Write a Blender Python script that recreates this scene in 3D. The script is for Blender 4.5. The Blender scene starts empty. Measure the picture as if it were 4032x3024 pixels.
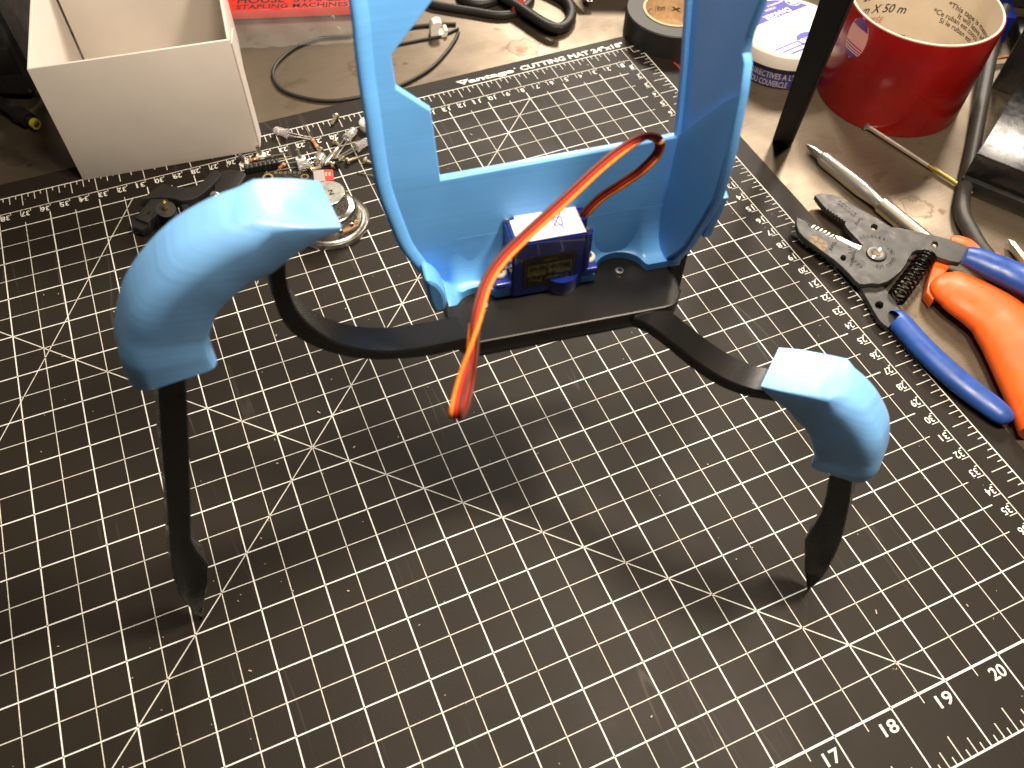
import bpy, bmesh, math, random
from mathutils import Vector, Matrix
random.seed(7)
S = bpy.context.scene
COL = S.collection

# ------------------------------------------------------------------ camera
# camera solved from the printed grid of the mat (metres; mat top is z = 0)
R0 = Vector((0.91690, -0.39860, 0.02220))     # image right
CLOC = Vector((0.290189, -0.015878, 0.318039))
RV = (2.48437825, -0.507492244, 0.191987677)
ang = math.sqrt(sum(c*c for c in RV))
RM = Matrix.Rotation(ang, 3, Vector(RV)/ang)   # world -> camera (x right, y down, z forward)
FPX = 3298.23
cam_d = bpy.data.cameras.new('camera')
cam = bpy.data.objects.new('camera', cam_d)
COL.objects.link(cam)
cam_d.sensor_fit = 'HORIZONTAL'
cam_d.sensor_width = 4.878
cam_d.lens = FPX/4032*4.878
cam_d.clip_start = 0.01
cam_d.clip_end = 50
cam_d.dof.use_dof = True
cam_d.dof.focus_distance = 0.37
cam_d.dof.aperture_fstop = 2.6
mw = Matrix.Identity(4)
for i in range(3):
    mw[i][0] = RM[0][i]; mw[i][1] = -RM[1][i]; mw[i][2] = -RM[2][i]; mw[i][3] = CLOC[i]
cam.matrix_world = mw
S.camera = cam

# ------------------------------------------------------------------ light
w = bpy.data.worlds.new('World'); S.world = w; w.use_nodes = True
bg = w.node_tree.nodes['Background']
bg.inputs[0].default_value = (1.0, 0.86, 0.70, 1); bg.inputs[1].default_value = 0.04
def lamp(name, loc, target, size, watts, col):
    d = bpy.data.lights.new(name, 'AREA'); d.shape = 'DISK'; d.size = size; d.energy = watts; d.color = col
    o = bpy.data.objects.new(name, d); COL.objects.link(o); o.location = loc
    o.rotation_euler = (Vector(target)-Vector(loc)).to_track_quat('-Z', 'Y').to_euler()
    return o
lamp('bench_lamp', (0.385, 0.12, 0.58), (0.40, 0.15, 0), 0.08, 2.1, (1.0, 0.83, 0.63))
lamp('bench_lamp', (0.56, 0.070, 0.56), (0.42, 0.1, 0), 0.075, 3.6, (1.0, 0.84, 0.65))
lamp('ceiling_lamp', (0.90, 1.12, 0.80), (0.42, 0.2, 0), 0.22, 12.0, (1.0, 0.88, 0.74))
lamp('ceiling_lamp', (1.45, 0.95, 0.95), (0.52, 0.25, 0), 0.30, 12.0, (1.0, 0.88, 0.74))
S.view_settings.view_transform = 'Standard'
S.view_settings.look = 'None'
S.view_settings.exposure = 0.15
S.view_settings.gamma = 1.0
S.view_settings.use_curve_mapping = False
S.render.engine = 'CYCLES'
S.render.resolution_x = 1024; S.render.resolution_y = 768
S.cycles.max_bounces = 8

# ------------------------------------------------------------------ helpers
I = 0.0254
K = 4032/2212
def ray(x, y):
    return RM.transposed() @ Vector(((x-2016)/FPX, (y-1512)/FPX, 1.0))
def G(x, y, z=0.0):                      # photo pixel -> point at height z
    d = ray(x, y); return CLOC + d*((z-CLOC.z)/d.z)
def V(x, y, z=0.0): return G(x*K, y*K, z)
def VD(x, y, D): return CLOC + ray(x*K, y*K)*D
def crop(ox, oy, s):
    return lambda x, y, z=0.0: G(ox+s*x, oy+s*y, z)
# robot frame: a along the two front feet, b away from the camera
FL = G(790, 2433); FR = G(3185, 2323); MID = (FL+FR)/2
A_ = (FR-FL).normalized(); B_ = Vector((-A_.y, A_.x, 0)); Z_ = Vector((0, 0, 1))
def W(a, b, z): return MID + A_*a + B_*b + Z_*z

def link(o, parent=None):
    COL.objects.link(o)
    if parent is not None:
        o.parent = parent
        o.matrix_parent_inverse = parent.matrix_world.inverted()
    return o
def tag(o, label=None, cat=None, group=None, kind=None):
    if label: o['label'] = label
    if cat: o['category'] = cat
    if group: o['group'] = group
    if kind: o['kind'] = kind
    return o
def thing(name, loc, label, cat, group=None):
    o = bpy.data.objects.new(name, None); o.empty_display_size = 0.01
    COL.objects.link(o); o.location = loc
    o.matrix_world = Matrix.Translation(Vector(loc))
    return tag(o, label, cat, group)
def mesh_obj(name, bm, m, parent=None, smooth=True, auto=35):
    bmesh.ops.recalc_face_normals(bm, faces=bm.faces)
    me = bpy.data.meshes.new(name); bm.to_mesh(me); bm.free()
    return from_mesh(name, me, m, parent, smooth, auto)
def from_mesh(name, me, m, parent=None, smooth=True, auto=35):
    if m: 
        me.materials.clear(); me.materials.append(m)
    if smooth:
        try:
            me.shade_smooth(); me.set_sharp_from_angle(angle=math.radians(auto))
        except Exception: pass
    o = bpy.data.objects.new(name, me)
    return link(o, parent)
def curve_to_mesh(cu):
    o = bpy.data.objects.new('tmp', cu); COL.objects.link(o)
    dg = bpy.context.evaluated_depsgraph_get()
    me = bpy.data.meshes.new_from_object(o.evaluated_get(dg))
    bpy.data.objects.remove(o); bpy.data.curves.remove(cu)
    return me
def slab_mesh(outline, holes=(), th=0.003, bevel=0.0003, smooth_corner=False):
    """flat shape from an xy outline (2D curve fill), extruded to thickness th, centred on z = 0"""
    cu = bpy.data.curves.new('tmpc', 'CURVE'); cu.dimensions = '2D'; cu.fill_mode = 'BOTH'
    for loop in [outline]+list(holes):
        sp = cu.splines.new('POLY'); sp.points.add(len(loop)-1)
        for p, q in zip(sp.points, loop): p.co = (q[0], q[1], 0, 1)
        sp.use_cyclic_u = True
    cu.extrude = max(th/2-bevel, 1e-6); cu.bevel_depth = bevel; cu.bevel_resolution = 1
    cu.offset = -bevel
    return curve_to_mesh(cu)
def area2(l):
    return sum(l[i][0]*l[(i+1) % len(l)][1]-l[(i+1) % len(l)][0]*l[i][1] for i in range(len(l)))
def slab(name, pts, z0, z1, m, parent=None, holes=(), bevel=0.0003):
    """horizontal plate from world points (xy used) between heights z0 and z1"""
    out = [(p[0], p[1]) for p in pts]
    c = Vector((sum(p[0] for p in out)/len(out), sum(p[1] for p in out)/len(out)))
    o2 = [(p[0]-c.x, p[1]-c.y) for p in out]
    if area2(o2) < 0: o2.reverse()
    h2 = []
    for h in holes:
        l = [(p[0]-c.x, p[1]-c.y) for p in h]
        if area2(l) > 0: l.reverse()
        h2.append(l)
    me = slab_mesh(o2, h2, z1-z0, bevel)
    me.transform(Matrix.Translation((c.x, c.y, (z0+z1)/2)))
    return from_mesh(name, me, m, parent)
def frame_slab(name, outline, holes, org, ex, ey, th, m, parent=None, bevel=0.0004):
    """plate drawn in a plane with origin org and axes ex, ey; th is (front, back) along ez = ex x ey"""
    ez = ex.cross(ey)
    o2 = list(outline)
    if area2(o2) < 0: o2.reverse()
    h2 = []
    for h in holes:
        l = list(h)
        if area2(l) > 0: l.reverse()
        h2.append(l)
    me = slab_mesh(o2, h2, abs(th[1]-th[0]), bevel)
    M = Matrix(((ex.x, ey.x, ez.x, 0), (ex.y, ey.y, ez.y, 0), (ex.z, ey.z, ez.z, 0), (0, 0, 0, 1)))
    M.translation = org + ez*(th[0]+th[1])/2
    me.transform(M)
    return from_mesh(name, me, m, parent)
def circle(c, r, n=24):
    return [(c[0]+r*math.cos(2*math.pi*i/n), c[1]+r*math.sin(2*math.pi*i/n)) for i in range(n)]
def box_bm(bm, c, dx, dy, dz, X=None, Y=None, Z=None):
    X = X or Vector((1, 0, 0)); Y = Y or Vector((0, 1, 0)); Z = Z or Vector((0, 0, 1))
    c = Vector(c)
    vs = [bm.verts.new(c+X*dx/2*sx+Y*dy/2*sy+Z*dz/2*sz) for sx in (-1, 1) for sy in (-1, 1) for sz in (-1, 1)]
    for f in ((0, 1, 3, 2), (4, 6, 7, 5), (0, 4, 5, 1), (2, 3, 7, 6), (0, 2, 6, 4), (1, 5, 7, 3)):
        bm.faces.new([vs[i] for i in f])
    return vs
def box(name, c, dx, dy, dz, m, parent=None, X=None, Y=None, Z=None, bevel=0.0):
    bm = bmesh.new(); box_bm(bm, c, dx, dy, dz, X, Y, Z)
    if bevel: bmesh.ops.bevel(bm, geom=bm.edges[:], offset=bevel, segments=2, profile=0.5, affect='EDGES')
    return mesh_obj(name, bm, m, parent)
def catmull(P, n=8, closed=False):
    P = [Vector(p) for p in P]; out = []; L = len(P)
    rng = range(L if closed else L-1)
    for i in rng:
        if closed: p0, p1, p2, p3 = P[(i-1) % L], P[i], P[(i+1) % L], P[(i+2) % L]
        else: p0, p1, p2, p3 = P[max(i-1, 0)], P[i], P[i+1], P[min(i+2, L-1)]
        for k in range(n):
            t = k/n
            out.append(0.5*((2*p1)+(p2-p0)*t+(2*p0-5*p1+4*p2-p3)*t*t+(3*p1-p0-3*p2+p3)*t**3))
    if not closed: out.append(P[-1])
    return out
def tube_bm(bm, path, r, seg=10, cap=True, flat=1.0, upv=None):
    path = [Vector(p) for p in path]; n = len(path)
    rr = r if isinstance(r, (list, tuple)) else [r]*n
    rings = []; prev = None
    for i, p in enumerate(path):
        t = (path[min(i+1, n-1)]-path[max(i-1, 0)])
        t = t.normalized() if t.length > 1e-9 else Vector((0, 0, 1))
        if prev is None:
            u = upv or (Vector((0, 0, 1)) if abs(t.z) < 0.9 else Vector((1, 0, 0)))
            nx = t.cross(u).normalized()
        else:
            nx = (prev-t*prev.dot(t)); nx = nx.normalized() if nx.length > 1e-9 else prev
        prev = nx; ny = nx.cross(t).normalized()
        rings.append([bm.verts.new(p+nx*rr[i]*math.cos(2*math.pi*k/seg)+ny*rr[i]*flat*math.sin(2*math.pi*k/seg)) for k in range(seg)])
    for a, b in zip(rings, rings[1:]):
        for k in range(seg):
            bm.faces.new((a[k], a[(k+1) % seg], b[(k+1) % seg], b[k]))
    if cap:
        bm.faces.new(rings[0][::-1]); bm.faces.new(rings[-1])
def tube(name, path, r, m, parent=None, seg=10, flat=1.0, upv=None):
    bm = bmesh.new(); tube_bm(bm, path, r, seg, True, flat, upv); return mesh_obj(name, bm, m, parent, auto=50)
def lathe_bm(bm, prof, seg=40, M=None):
    M = M or Matrix.Identity(4)
    rings = []
    for r, z in prof:
        if r < 1e-7: rings.append([bm.verts.new(M @ Vector((0, 0, z)))])
        else: rings.append([bm.verts.new(M @ Vector((r*math.cos(2*math.pi*k/seg), r*math.sin(2*math.pi*k/seg), z))) for k in range(seg)])
    for a, b in zip(rings, rings[1:]):
        for k in range(seg):
            k2 = (k+1) % seg
            if len(a) == 1 and len(b) == 1: continue
            if len(a) == 1: bm.faces.new((a[0], b[k2], b[k]))
            elif len(b) == 1: bm.faces.new((a[k], a[k2], b[0]))
            else: bm.faces.new((a[k], a[k2], b[k2], b[k]))
def lathe(name, prof, m, parent=None, loc=(0, 0, 0), axis=None, seg=40, auto=35):
    M = Matrix.Translation(Vector(loc))
    if axis is not None: M = M @ Vector(axis).to_track_quat('Z', 'Y').to_matrix().to_4x4()
    bm = bmesh.new(); lathe_bm(bm, prof, seg, M); return mesh_obj(name, bm, m, parent, auto=auto)
def text_mesh(txt, bold=0.0, shear=0.0, spacing=1.0):
    cu = bpy.data.curves.new('t', 'FONT'); cu.body = txt; cu.size = 1.0; cu.offset = bold; cu.shear = shear
    cu.space_character = spacing; cu.resolution_u = 3; cu.fill_mode = 'FRONT'
    return curve_to_mesh(cu)
def text_bm(bm, txt, s, e, height=None, lift=0.0, bold=0.0, shear=0.0, spacing=1.0, up=None, th=0.0):
    """put flat text into bm running from s to e (world points); height in metres of capital letters"""
    me = text_mesh(txt, bold, shear, spacing)
    xs = [v.co.x for v in me.vertices]; ys = [v.co.y for v in me.vertices]
    if not xs: bpy.data.meshes.remove(me); return
    x0, x1 = min(xs), max(xs); cap = 0.72
    s = Vector(s); e = Vector(e); ex = e-s; L = ex.length; ex = ex/L
    ez = Vector((0, 0, 1)) if up is None else Vector(up)
    ey = ez.cross(ex).normalized()
    sx = L/(x1-x0); sy = (height/cap) if height else sx
    b2 = bmesh.new(); b2.from_mesh(me); bpy.data.meshes.remove(me)
    mp = {}
    for v in b2.verts: mp[v.index] = bm.verts.new(s+ex*(v.co.x-x0)*sx+ey*v.co.y*sy+ez*lift)
    for f in b2.faces:
        try: bm.faces.new([mp[v.index] for v in f.verts])
        except Exception: pass
    b2.free()
def cyl_text_bm(bm, txt, c, r, a0, a1, z, height, inward, bold=0.0, shear=0.0, dz=0.0):
    """text wrapped on a vertical cylinder; a0 -> a1 in degrees is the reading direction"""
    me = text_mesh(txt, bold, shear)
    xs = [v.co.x for v in me.vertices]; x0, x1 = min(xs), max(xs)
    b2 = bmesh.new(); b2.from_mesh(me); bpy.data.meshes.remove(me)
    bmesh.ops.triangulate(b2, faces=b2.faces[:])
    mp = {}
    for v in b2.verts:
        f = (v.co.x-x0)/(x1-x0); a = math.radians(a0+(a1-a0)*f)
        mp[v.index] = bm.verts.new((c[0]+r*math.cos(a), c[1]+r*math.sin(a), z+dz*f+v.co.y*height/0.72))
    for f in b2.faces:
        try: bm.faces.new([mp[v.index] for v in f.verts])
        except Exception: pass
    b2.free()
def flat_obj(name, bm, m, parent=None):
    me = bpy.data.meshes.new(name); bm.to_mesh(me); bm.free()
    return from_mesh(name, me, m, parent, smooth=False)
def strip(bm, p, q, wd, z):
    p = Vector((p[0], p[1], z)); q = Vector((q[0], q[1], z)); d = (q-p).normalized(); n = Vector((-d.y, d.x, 0))*wd/2
    bm.faces.new([bm.verts.new(x) for x in (p-n, q-n, q+n, p+n)])

# ------------------------------------------------------------------ materials
def mat(name, col, rough=0.5, metal=0.0, spec=0.5, coat=0.0, trans=0.0, ior=1.5, alpha=1.0, sss=0.0):
    m = bpy.data.materials.new(name); m.use_nodes = True
    b = m.node_tree.nodes['Principled BSDF']
    b.inputs['Base Color'].default_value = (*col, 1); b.inputs['Roughness'].default_value = rough
    b.inputs['Metallic'].default_value = metal; b.inputs['Specular IOR Level'].default_value = spec
    b.inputs['Coat Weight'].default_value = coat; b.inputs['Transmission Weight'].default_value = trans
    b.inputs['IOR'].default_value = ior; b.inputs['Alpha'].default_value = alpha
    if sss:
        b.inputs['Subsurface Weight'].default_value = sss; b.inputs['Subsurface Radius'].default_value = (0.002, 0.003, 0.005)
        b.inputs['Subsurface Scale'].default_value = 1.0
    return m
def nn(m, t, **kw):
    n = m.node_tree.nodes.new(t)
    for k, v in kw.items(): setattr(n, k, v)
    return n
def lk(m, a, b): m.node_tree.links.new(a, b)
def coords(m, scale=(1, 1, 1), rot=(0, 0, 0), kind='Object'):
    tc = nn(m, 'ShaderNodeTexCoord'); mp = nn(m, 'ShaderNodeMapping')
    mp.inputs['Scale'].default_value = scale; mp.inputs['Rotation'].default_value = rot
    lk(m, tc.outputs[kind], mp.inputs['Vector']); return mp.outputs['Vector']
def noise(m, vec, scale, detail=4, rough=0.55):
    n = nn(m, 'ShaderNodeTexNoise'); n.inputs['Scale'].default_value = scale
    n.inputs['Detail'].default_value = detail; n.inputs['Roughness'].default_value = rough
    lk(m, vec, n.inputs['Vector']); return n.outputs['Fac']
def ramp(m, fac, stops):
    r = nn(m, 'ShaderNodeValToRGB'); e = r.color_ramp.elements
    while len(e) < len(stops): e.new(0.5)
    for x, (p, c) in zip(e, stops):
        x.position = p; x.color = (*c, 1) if len(c) == 3 else c
    lk(m, fac, r.inputs['Fac']); return r.outputs['Color']
def mix(m, fac, a, b, mode='MIX'):
    n = nn(m, 'ShaderNodeMix', data_type='RGBA', blend_type=mode)
    if isinstance(fac, (int, float)): n.inputs[0].default_value = fac
    else: lk(m, fac, n.inputs[0])
    for s, x in ((n.inputs[6], a), (n.inputs[7], b)):
        if isinstance(x, tuple): s.default_value = (*x, 1)
        else: lk(m, x, s)
    return n.outputs[2]
def bump(m, h, strength, dist=0.0005):
    b = nn(m, 'ShaderNodeBump'); b.inputs['Strength'].default_value = strength; b.inputs['Distance'].default_value = dist
    lk(m, h, b.inputs['Height']); lk(m, b.outputs['Normal'], P(m).inputs['Normal'])
def P(m): return m.node_tree.nodes['Principled BSDF']
def vary(m, col, amt=0.15, scale=60, rough=None, bumpv=0.0, bscale=800):
    v = coords(m); f = noise(m, v, scale)
    d = tuple(c*(1-amt) for c in col); u = tuple(min(1, c*(1+amt)) for c in col)
    lk(m, ramp(m, f, [(0.3, d), (0.7, u)]), P(m).inputs['Base Color'])
    if rough: 
        lk(m, ramp(m, noise(m, v, scale*2.3), [(0.3, (rough[0],)*3), (0.7, (rough[1],)*3)]), P(m).inputs['Roughness'])
    if bumpv: bump(m, noise(m, v, bscale, 3), bumpv, 0.0003)
    return m
def layered(name, col, rough, direction, pitch=0.00028, strength=0.25, sss=0.0, spec=0.5, bandamt=0.06):
    """3D-printed plastic: fine layer ridges along a direction"""
    m = mat(name, col, rough, spec=spec, sss=sss)
    tc = nn(m, 'ShaderNodeTexCoord')
    dot = nn(m, 'ShaderNodeVectorMath', operation='DOT_PRODUCT'); lk(m, tc.outputs['Object'], dot.inputs[0])
    dot.inputs[1].default_value = direction
    mul = nn(m, 'ShaderNodeMath', operation='MULTIPLY'); lk(m, dot.outputs['Value'], mul.inputs[0]); mul.inputs[1].default_value = 2*math.pi/pitch
    sn = nn(m, 'ShaderNodeMath', operation='SINE'); lk(m, mul.outputs[0], sn.inputs[0])
    # irregular banding between layers
    cb = nn(m, 'ShaderNodeCombineXYZ'); lk(m, dot.outputs['Value'], cb.inputs[0])
    b1 = noise(m, cb.outputs[0], 900, 3)
    n2 = noise(m, coords(m), 45, 3)
    f = mix(m, 0.5, b1, n2)
    d = tuple(c*(1-bandamt*2) for c in col); u = tuple(min(1, c*(1+bandamt*2)) for c in col)
    lk(m, ramp(m, f, [(0.32, d), (0.68, u)]), P(m).inputs['Base Color'])
    add = nn(m, 'ShaderNodeMath', operation='MULTIPLY_ADD'); lk(m, b1, add.inputs[0]); add.inputs[1].default_value = 1.6; lk(m, sn.outputs[0], add.inputs[2])
    bump(m, add.outputs[0], strength, 0.00006)
    return m

BLUE = (0.135, 0.42, 0.92)
M_blue = layered('blue_printed_plastic', BLUE, 0.34, (0, 0, 1), 0.0003, 0.10)
M_bluecap = layered('blue_printed_plastic_cap', (0.18, 0.43, 0.86), 0.32, (0.25, -0.1, 0.96), 0.0003, 0.08, spec=0.6, bandamt=0.10)
M_black = layered('black_printed_plastic', (0.0055, 0.0052, 0.005), 0.26, (0.2, 0.97, 0.05), 0.0004, 0.05, spec=0.36, bandamt=0.1)
M_plate = layered('black_printed_plate', (0.009, 0.0083, 0.0078), 0.34, (0.80, 0.60, 0.0), 0.0006, 0.22, spec=0.35, bandamt=0.1)
M_blackp = vary(mat('black_plastic', (0.012, 0.012, 0.012), 0.4), (0.012, 0.012, 0.012), 0.3, 80, (0.3, 0.55))
M_blackm = vary(mat('matt_black_plastic', (0.014, 0.0135, 0.013), 0.55), (0.014, 0.0135, 0.013), 0.3, 120, (0.45, 0.7), 0.3, 1500)
M_rubber = mat('black_rubber', (0.012, 0.0115, 0.011), 0.5)
M_cable = vary(mat('grey_cable_sheath', (0.035, 0.032, 0.028), 0.5), (0.035, 0.032, 0.028), 0.2, 200)
M_chrome = mat('plated_metal', (0.62, 0.61, 0.57), 0.22, 1.0)
M_dchrome = vary(mat('dull_plated_metal', (0.45, 0.44, 0.41), 0.35, 1.0), (0.45, 0.44, 0.41), 0.3, 400, (0.25, 0.5))
M_brass = mat('brass', (0.75, 0.53, 0.2), 0.28, 1.0)
M_brassy = mat('yellowed_steel', (0.70, 0.64, 0.48), 0.28, 0.85)
M_steel = mat('bright_steel', (0.76, 0.73, 0.66), 0.28, 0.9)
M_ink = vary(mat('white_ink', (0.84, 0.84, 0.82), 0.6), (0.84, 0.84, 0.82), 0.12, 500)
M_inkthin = vary(mat('faded_white_ink', (0.68, 0.67, 0.62), 0.6), (0.68, 0.67, 0.62), 0.2, 700)
M_white = vary(mat('white_card', (0.66, 0.61, 0.56), 0.6, sss=0.0), (0.66, 0.61, 0.56), 0.05, 25, None, 0.15, 1200)
M_whitepl = mat('white_plastic', (0.82, 0.79, 0.72), 0.4)
M_clear = mat('clear_resin', (0.90, 0.87, 0.90), 0.08, trans=0.72, ior=1.5, coat=0.5)
M_servo = mat('translucent_blue_plastic', (0.005, 0.016, 0.17), 0.16, spec=0.6, coat=0.6)
M_servol = mat('glossy_blue_plastic_edge', (0.03, 0.06, 0.42), 0.25)
M_orange = vary(mat('orange_grip', (0.85, 0.12, 0.012), 0.42), (0.85, 0.12, 0.012), 0.12, 60, (0.35, 0.55))
M_bluegrip = vary(mat('blue_dipped_grip', (0.018, 0.075, 0.34), 0.36), (0.018, 0.075, 0.34), 0.2, 70, (0.3, 0.48))
M_red = mat('red_tape', (0.5, 0.015, 0.008), 0.2, spec=0.5)
M_pcb = vary(mat('black_circuit_board', (0.012, 0.012, 0.014), 0.35), (0.012, 0.012, 0.014), 0.3, 300)
M_pcbb = mat('blue_circuit_board', (0.01, 0.03, 0.25), 0.35)
M_gold = mat('gold_pad', (0.8, 0.58, 0.22), 0.3, 1.0)
M_tan = mat('tan_resistor_body', (0.62, 0.30, 0.16), 0.45)
M_band = mat('resistor_band', (0.25, 0.06, 0.02), 0.4)
M_wo = mat('orange_wire', (0.74, 0.21, 0.02), 0.55, spec=0.3)
M_wr = mat('red_wire', (0.42, 0.018, 0.012), 0.55, spec=0.3)
M_wb = mat('brown_wire', (0.10, 0.022, 0.012), 0.55, spec=0.3)
M_sticker = mat('white_sticker', (0.78, 0.76, 0.86), 0.4)
M_label = mat('black_label', (0.006, 0.006, 0.004), 0.35)
M_goldink = vary(mat('gold_print', (0.10, 0.085, 0.022), 0.5), (0.10, 0.085, 0.022), 0.6, 1500)
M_blueink = mat('blue_print', (0.035, 0.03, 0.42), 0.45)
M_greyink = mat('grey_violet_print', (0.30, 0.26, 0.36), 0.5)
M_blackink = mat('black_print', (0.02, 0.018, 0.016), 0.55)
M_redink = mat('red_print', (0.5, 0.08, 0.07), 0.55)
M_core = vary(mat('tape_core_paper', (0.72, 0.62, 0.49), 0.65), (0.72, 0.62, 0.49), 0.06, 60)
M_kraft = vary(mat('kraft_edge', (0.60, 0.44, 0.27), 0.7), (0.60, 0.44, 0.27), 0.15, 300)
M_navy = mat('navy_tin', (0.035, 0.032, 0.16), 0.35)
M_redbox = mat('red_printed_card', (0.75, 0.03, 0.02), 0.45)
M_film = mat('clear_film', (0.95, 0.93, 0.9), 0.12, spec=0.6, alpha=0.07)
M_yellow = mat('yellow_plastic', (0.72, 0.62, 0.05), 0.4)

# cutting mat surface: black vinyl with smudges, scuffs and fine grain
M_mat = mat('cutting_mat_vinyl', (0.02, 0.018, 0.016), 0.5, spec=0.18)
v = coords(M_mat)
big = noise(M_mat, v, 9, 5, 0.6)
fine = noise(M_mat, v, 2600, 2)
sm = noise(M_mat, v, 16, 5, 0.6)
c1 = ramp(M_mat, big, [(0.3, (0.0125, 0.0092, 0.0064)), (0.72, (0.0195, 0.0150, 0.0110))])
# thin pale scratches, wavy cuts left by the knife
def scratch(m, rot, scale, th, off):
    vv = coords(m, (scale, scale*0.05, 1), (0, 0, rot))
    n = nn(m, 'ShaderNodeTexNoise'); n.inputs['Scale'].default_value = 1.0; n.inputs['Detail'].default_value = 1.5
    ad = nn(m, 'ShaderNodeVectorMath', operation='ADD'); ad.inputs[1].default_value = off
    lk(m, vv, ad.inputs[0]); lk(m, ad.outputs[0], n.inputs['Vector'])
    return ramp(m, n.outputs['Fac'], [(0.5-th, (0, 0, 0)), (0.5, (1, 1, 1)), (0.5+th, (0, 0, 0))])
s1 = scratch(M_mat, 0.62, 42, 0.004, (3, 1, 0)); s2 = scratch(M_mat, -0.35, 30, 0.0035, (7, 4, 0))
gate = ramp(M_mat, noise(M_mat, v, 14, 3), [(0.52, (0, 0, 0)), (0.66, (1, 1, 1))])
ss = mix(M_mat, 1.0, mix(M_mat, 1.0, s1, s2, 'ADD'), gate, 'MULTIPLY')
c2 = mix(M_mat, ss, c1, (0.060, 0.054, 0.047))
c3 = mix(M_mat, ramp(M_mat, fine, [(0.35, (0, 0, 0)), (0.75, (0.35, 0.35, 0.35))]), c2, (0.034, 0.030, 0.026))
lk(M_mat, c3, P(M_mat).inputs['Base Color'])
lk(M_mat, ramp(M_mat, sm, [(0.3, (0.48,)*3), (0.7, (0.6,)*3)]), P(M_mat).inputs['Roughness'])
bump(M_mat, fine, 0.35, 0.00015)

TZ_ = -0.003
# workbench: brushed steel sheet with stains and rust freckles
M_bench = mat('worn_steel_sheet', (0.34, 0.31, 0.27), 0.4, 0.75)
v = coords(M_bench, (1, 1, 1), (0, 0, 0))
brush = noise(M_bench, coords(M_bench, (55, 2200, 1), (0, 0, 0.62)), 1.0, 3)
scr = noise(M_bench, coords(M_bench, (40, 2600, 1), (0, 0, 0.35)), 1.0, 2)
pat = noise(M_bench, v, 11, 6, 0.62)
base = ramp(M_bench, pat, [(0.28, (0.085, 0.058, 0.032)), (0.5, (0.160, 0.120, 0.080)), (0.75, (0.26, 0.215, 0.165))])
base = mix(M_bench, 0.2, base, ramp(M_bench, brush, [(0.25, (0.07, 0.06, 0.045)), (0.75, (0.34, 0.32, 0.28))]))
rust = ramp(M_bench, noise(M_bench, v, 75, 2, 0.5), [(0.69, (0, 0, 0)), (0.76, (0.75, 0.75, 0.75))])
base = mix(M_bench, rust, base, (0.10, 0.045, 0.018))
st = nn(M_bench, 'ShaderNodeTexNoise'); st.inputs['Scale'].default_value = 28; st.inputs['Detail'].default_value = 5
lk(M_bench, v, st.inputs['Vector'])
stain = ramp(M_bench, st.outputs['Fac'], [(0.60, (0, 0, 0)), (0.635, (0.35, 0.35, 0.35)), (0.68, (0.15, 0.15, 0.15)), (0.8, (0.3, 0.3, 0.3))])
base = mix(M_bench, stain, base, (0.075, 0.048, 0.024))
for (cx_, cy_), rr_, ph in ((V(1905, 430)[:2], .0085, 3.0), (V(1985, 438)[:2], .0095, 8.0), (V(800, 130)[:2], .016, 5.0), (V(1130, 95)[:2], .012, 1.0)):
    geo = nn(M_bench, 'ShaderNodeTexCoord'); ds = nn(M_bench, 'ShaderNodeVectorMath', operation='DISTANCE')
    lk(M_bench, geo.outputs['Object'], ds.inputs[0]); ds.inputs[1].default_value = (cx_, cy_, TZ_)
    nz_ = nn(M_bench, 'ShaderNodeTexNoise'); nz_.inputs['Scale'].default_value = 170; nz_.inputs['Detail'].default_value = 4; lk(M_bench, geo.outputs['Object'], nz_.inputs['Vector'])
    ma = nn(M_bench, 'ShaderNodeMath', operation='MULTIPLY_ADD'); lk(M_bench, nz_.outputs['Fac'], ma.inputs[0]); ma.inputs[1].default_value = rr_*1.5; lk(M_bench, ds.outputs['Value'], ma.inputs[2])
    dv = nn(M_bench, 'ShaderNodeMath', operation='DIVIDE'); lk(M_bench, ma.outputs[0], dv.inputs[0]); dv.inputs[1].default_value = rr_*2.2
    base = mix(M_bench, ramp(M_bench, dv.outputs[0], [(0.45, (.35, .35, .35)), (0.62, (.12, .12, .12)), (0.70, (.7, .7, .7)), (0.76, (0, 0, 0))]), base, (0.075, 0.046, 0.020))
lk(M_bench, base, P(M_bench).inputs['Base Color'])
lk(M_bench, ramp(M_bench, pat, [(0.3, (0.52,)*3), (0.7, (0.33,)*3)]), P(M_bench).inputs['Roughness'])
lk(M_bench, ramp(M_bench, pat, [(0.3, (0.45,)*3), (0.65, (0.85,)*3)]), P(M_bench).inputs['Metallic'])
bump(M_bench, mix(M_bench, 0.5, brush, scr), 0.25, 0.00015)
# scuffed tape film
v = coords(M_red); lk(M_red, ramp(M_red, noise(M_red, v, 55, 4), [(0.3, (0.16,)*3), (0.75, (0.34,)*3)]), P(M_red).inputs['Roughness'])
lk(M_red, ramp(M_red, noise(M_red, v, 30, 4), [(0.3, (0.16, 0.003, 0.003)), (0.7, (0.26, 0.006, 0.005))]), P(M_red).inputs['Base Color'])
bump(M_red, noise(M_red, v, 60, 3), 0.35, 0.0006)

# ------------------------------------------------------------------ bench and mat
TZ = -0.003
bm = bmesh.new(); box_bm(bm, (0.45, 0.55, TZ-0.002), 3.2, 3.2, 0.004)
tag(mesh_obj('workbench_top', bm, M_bench, smooth=False), kind='structure')

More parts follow.
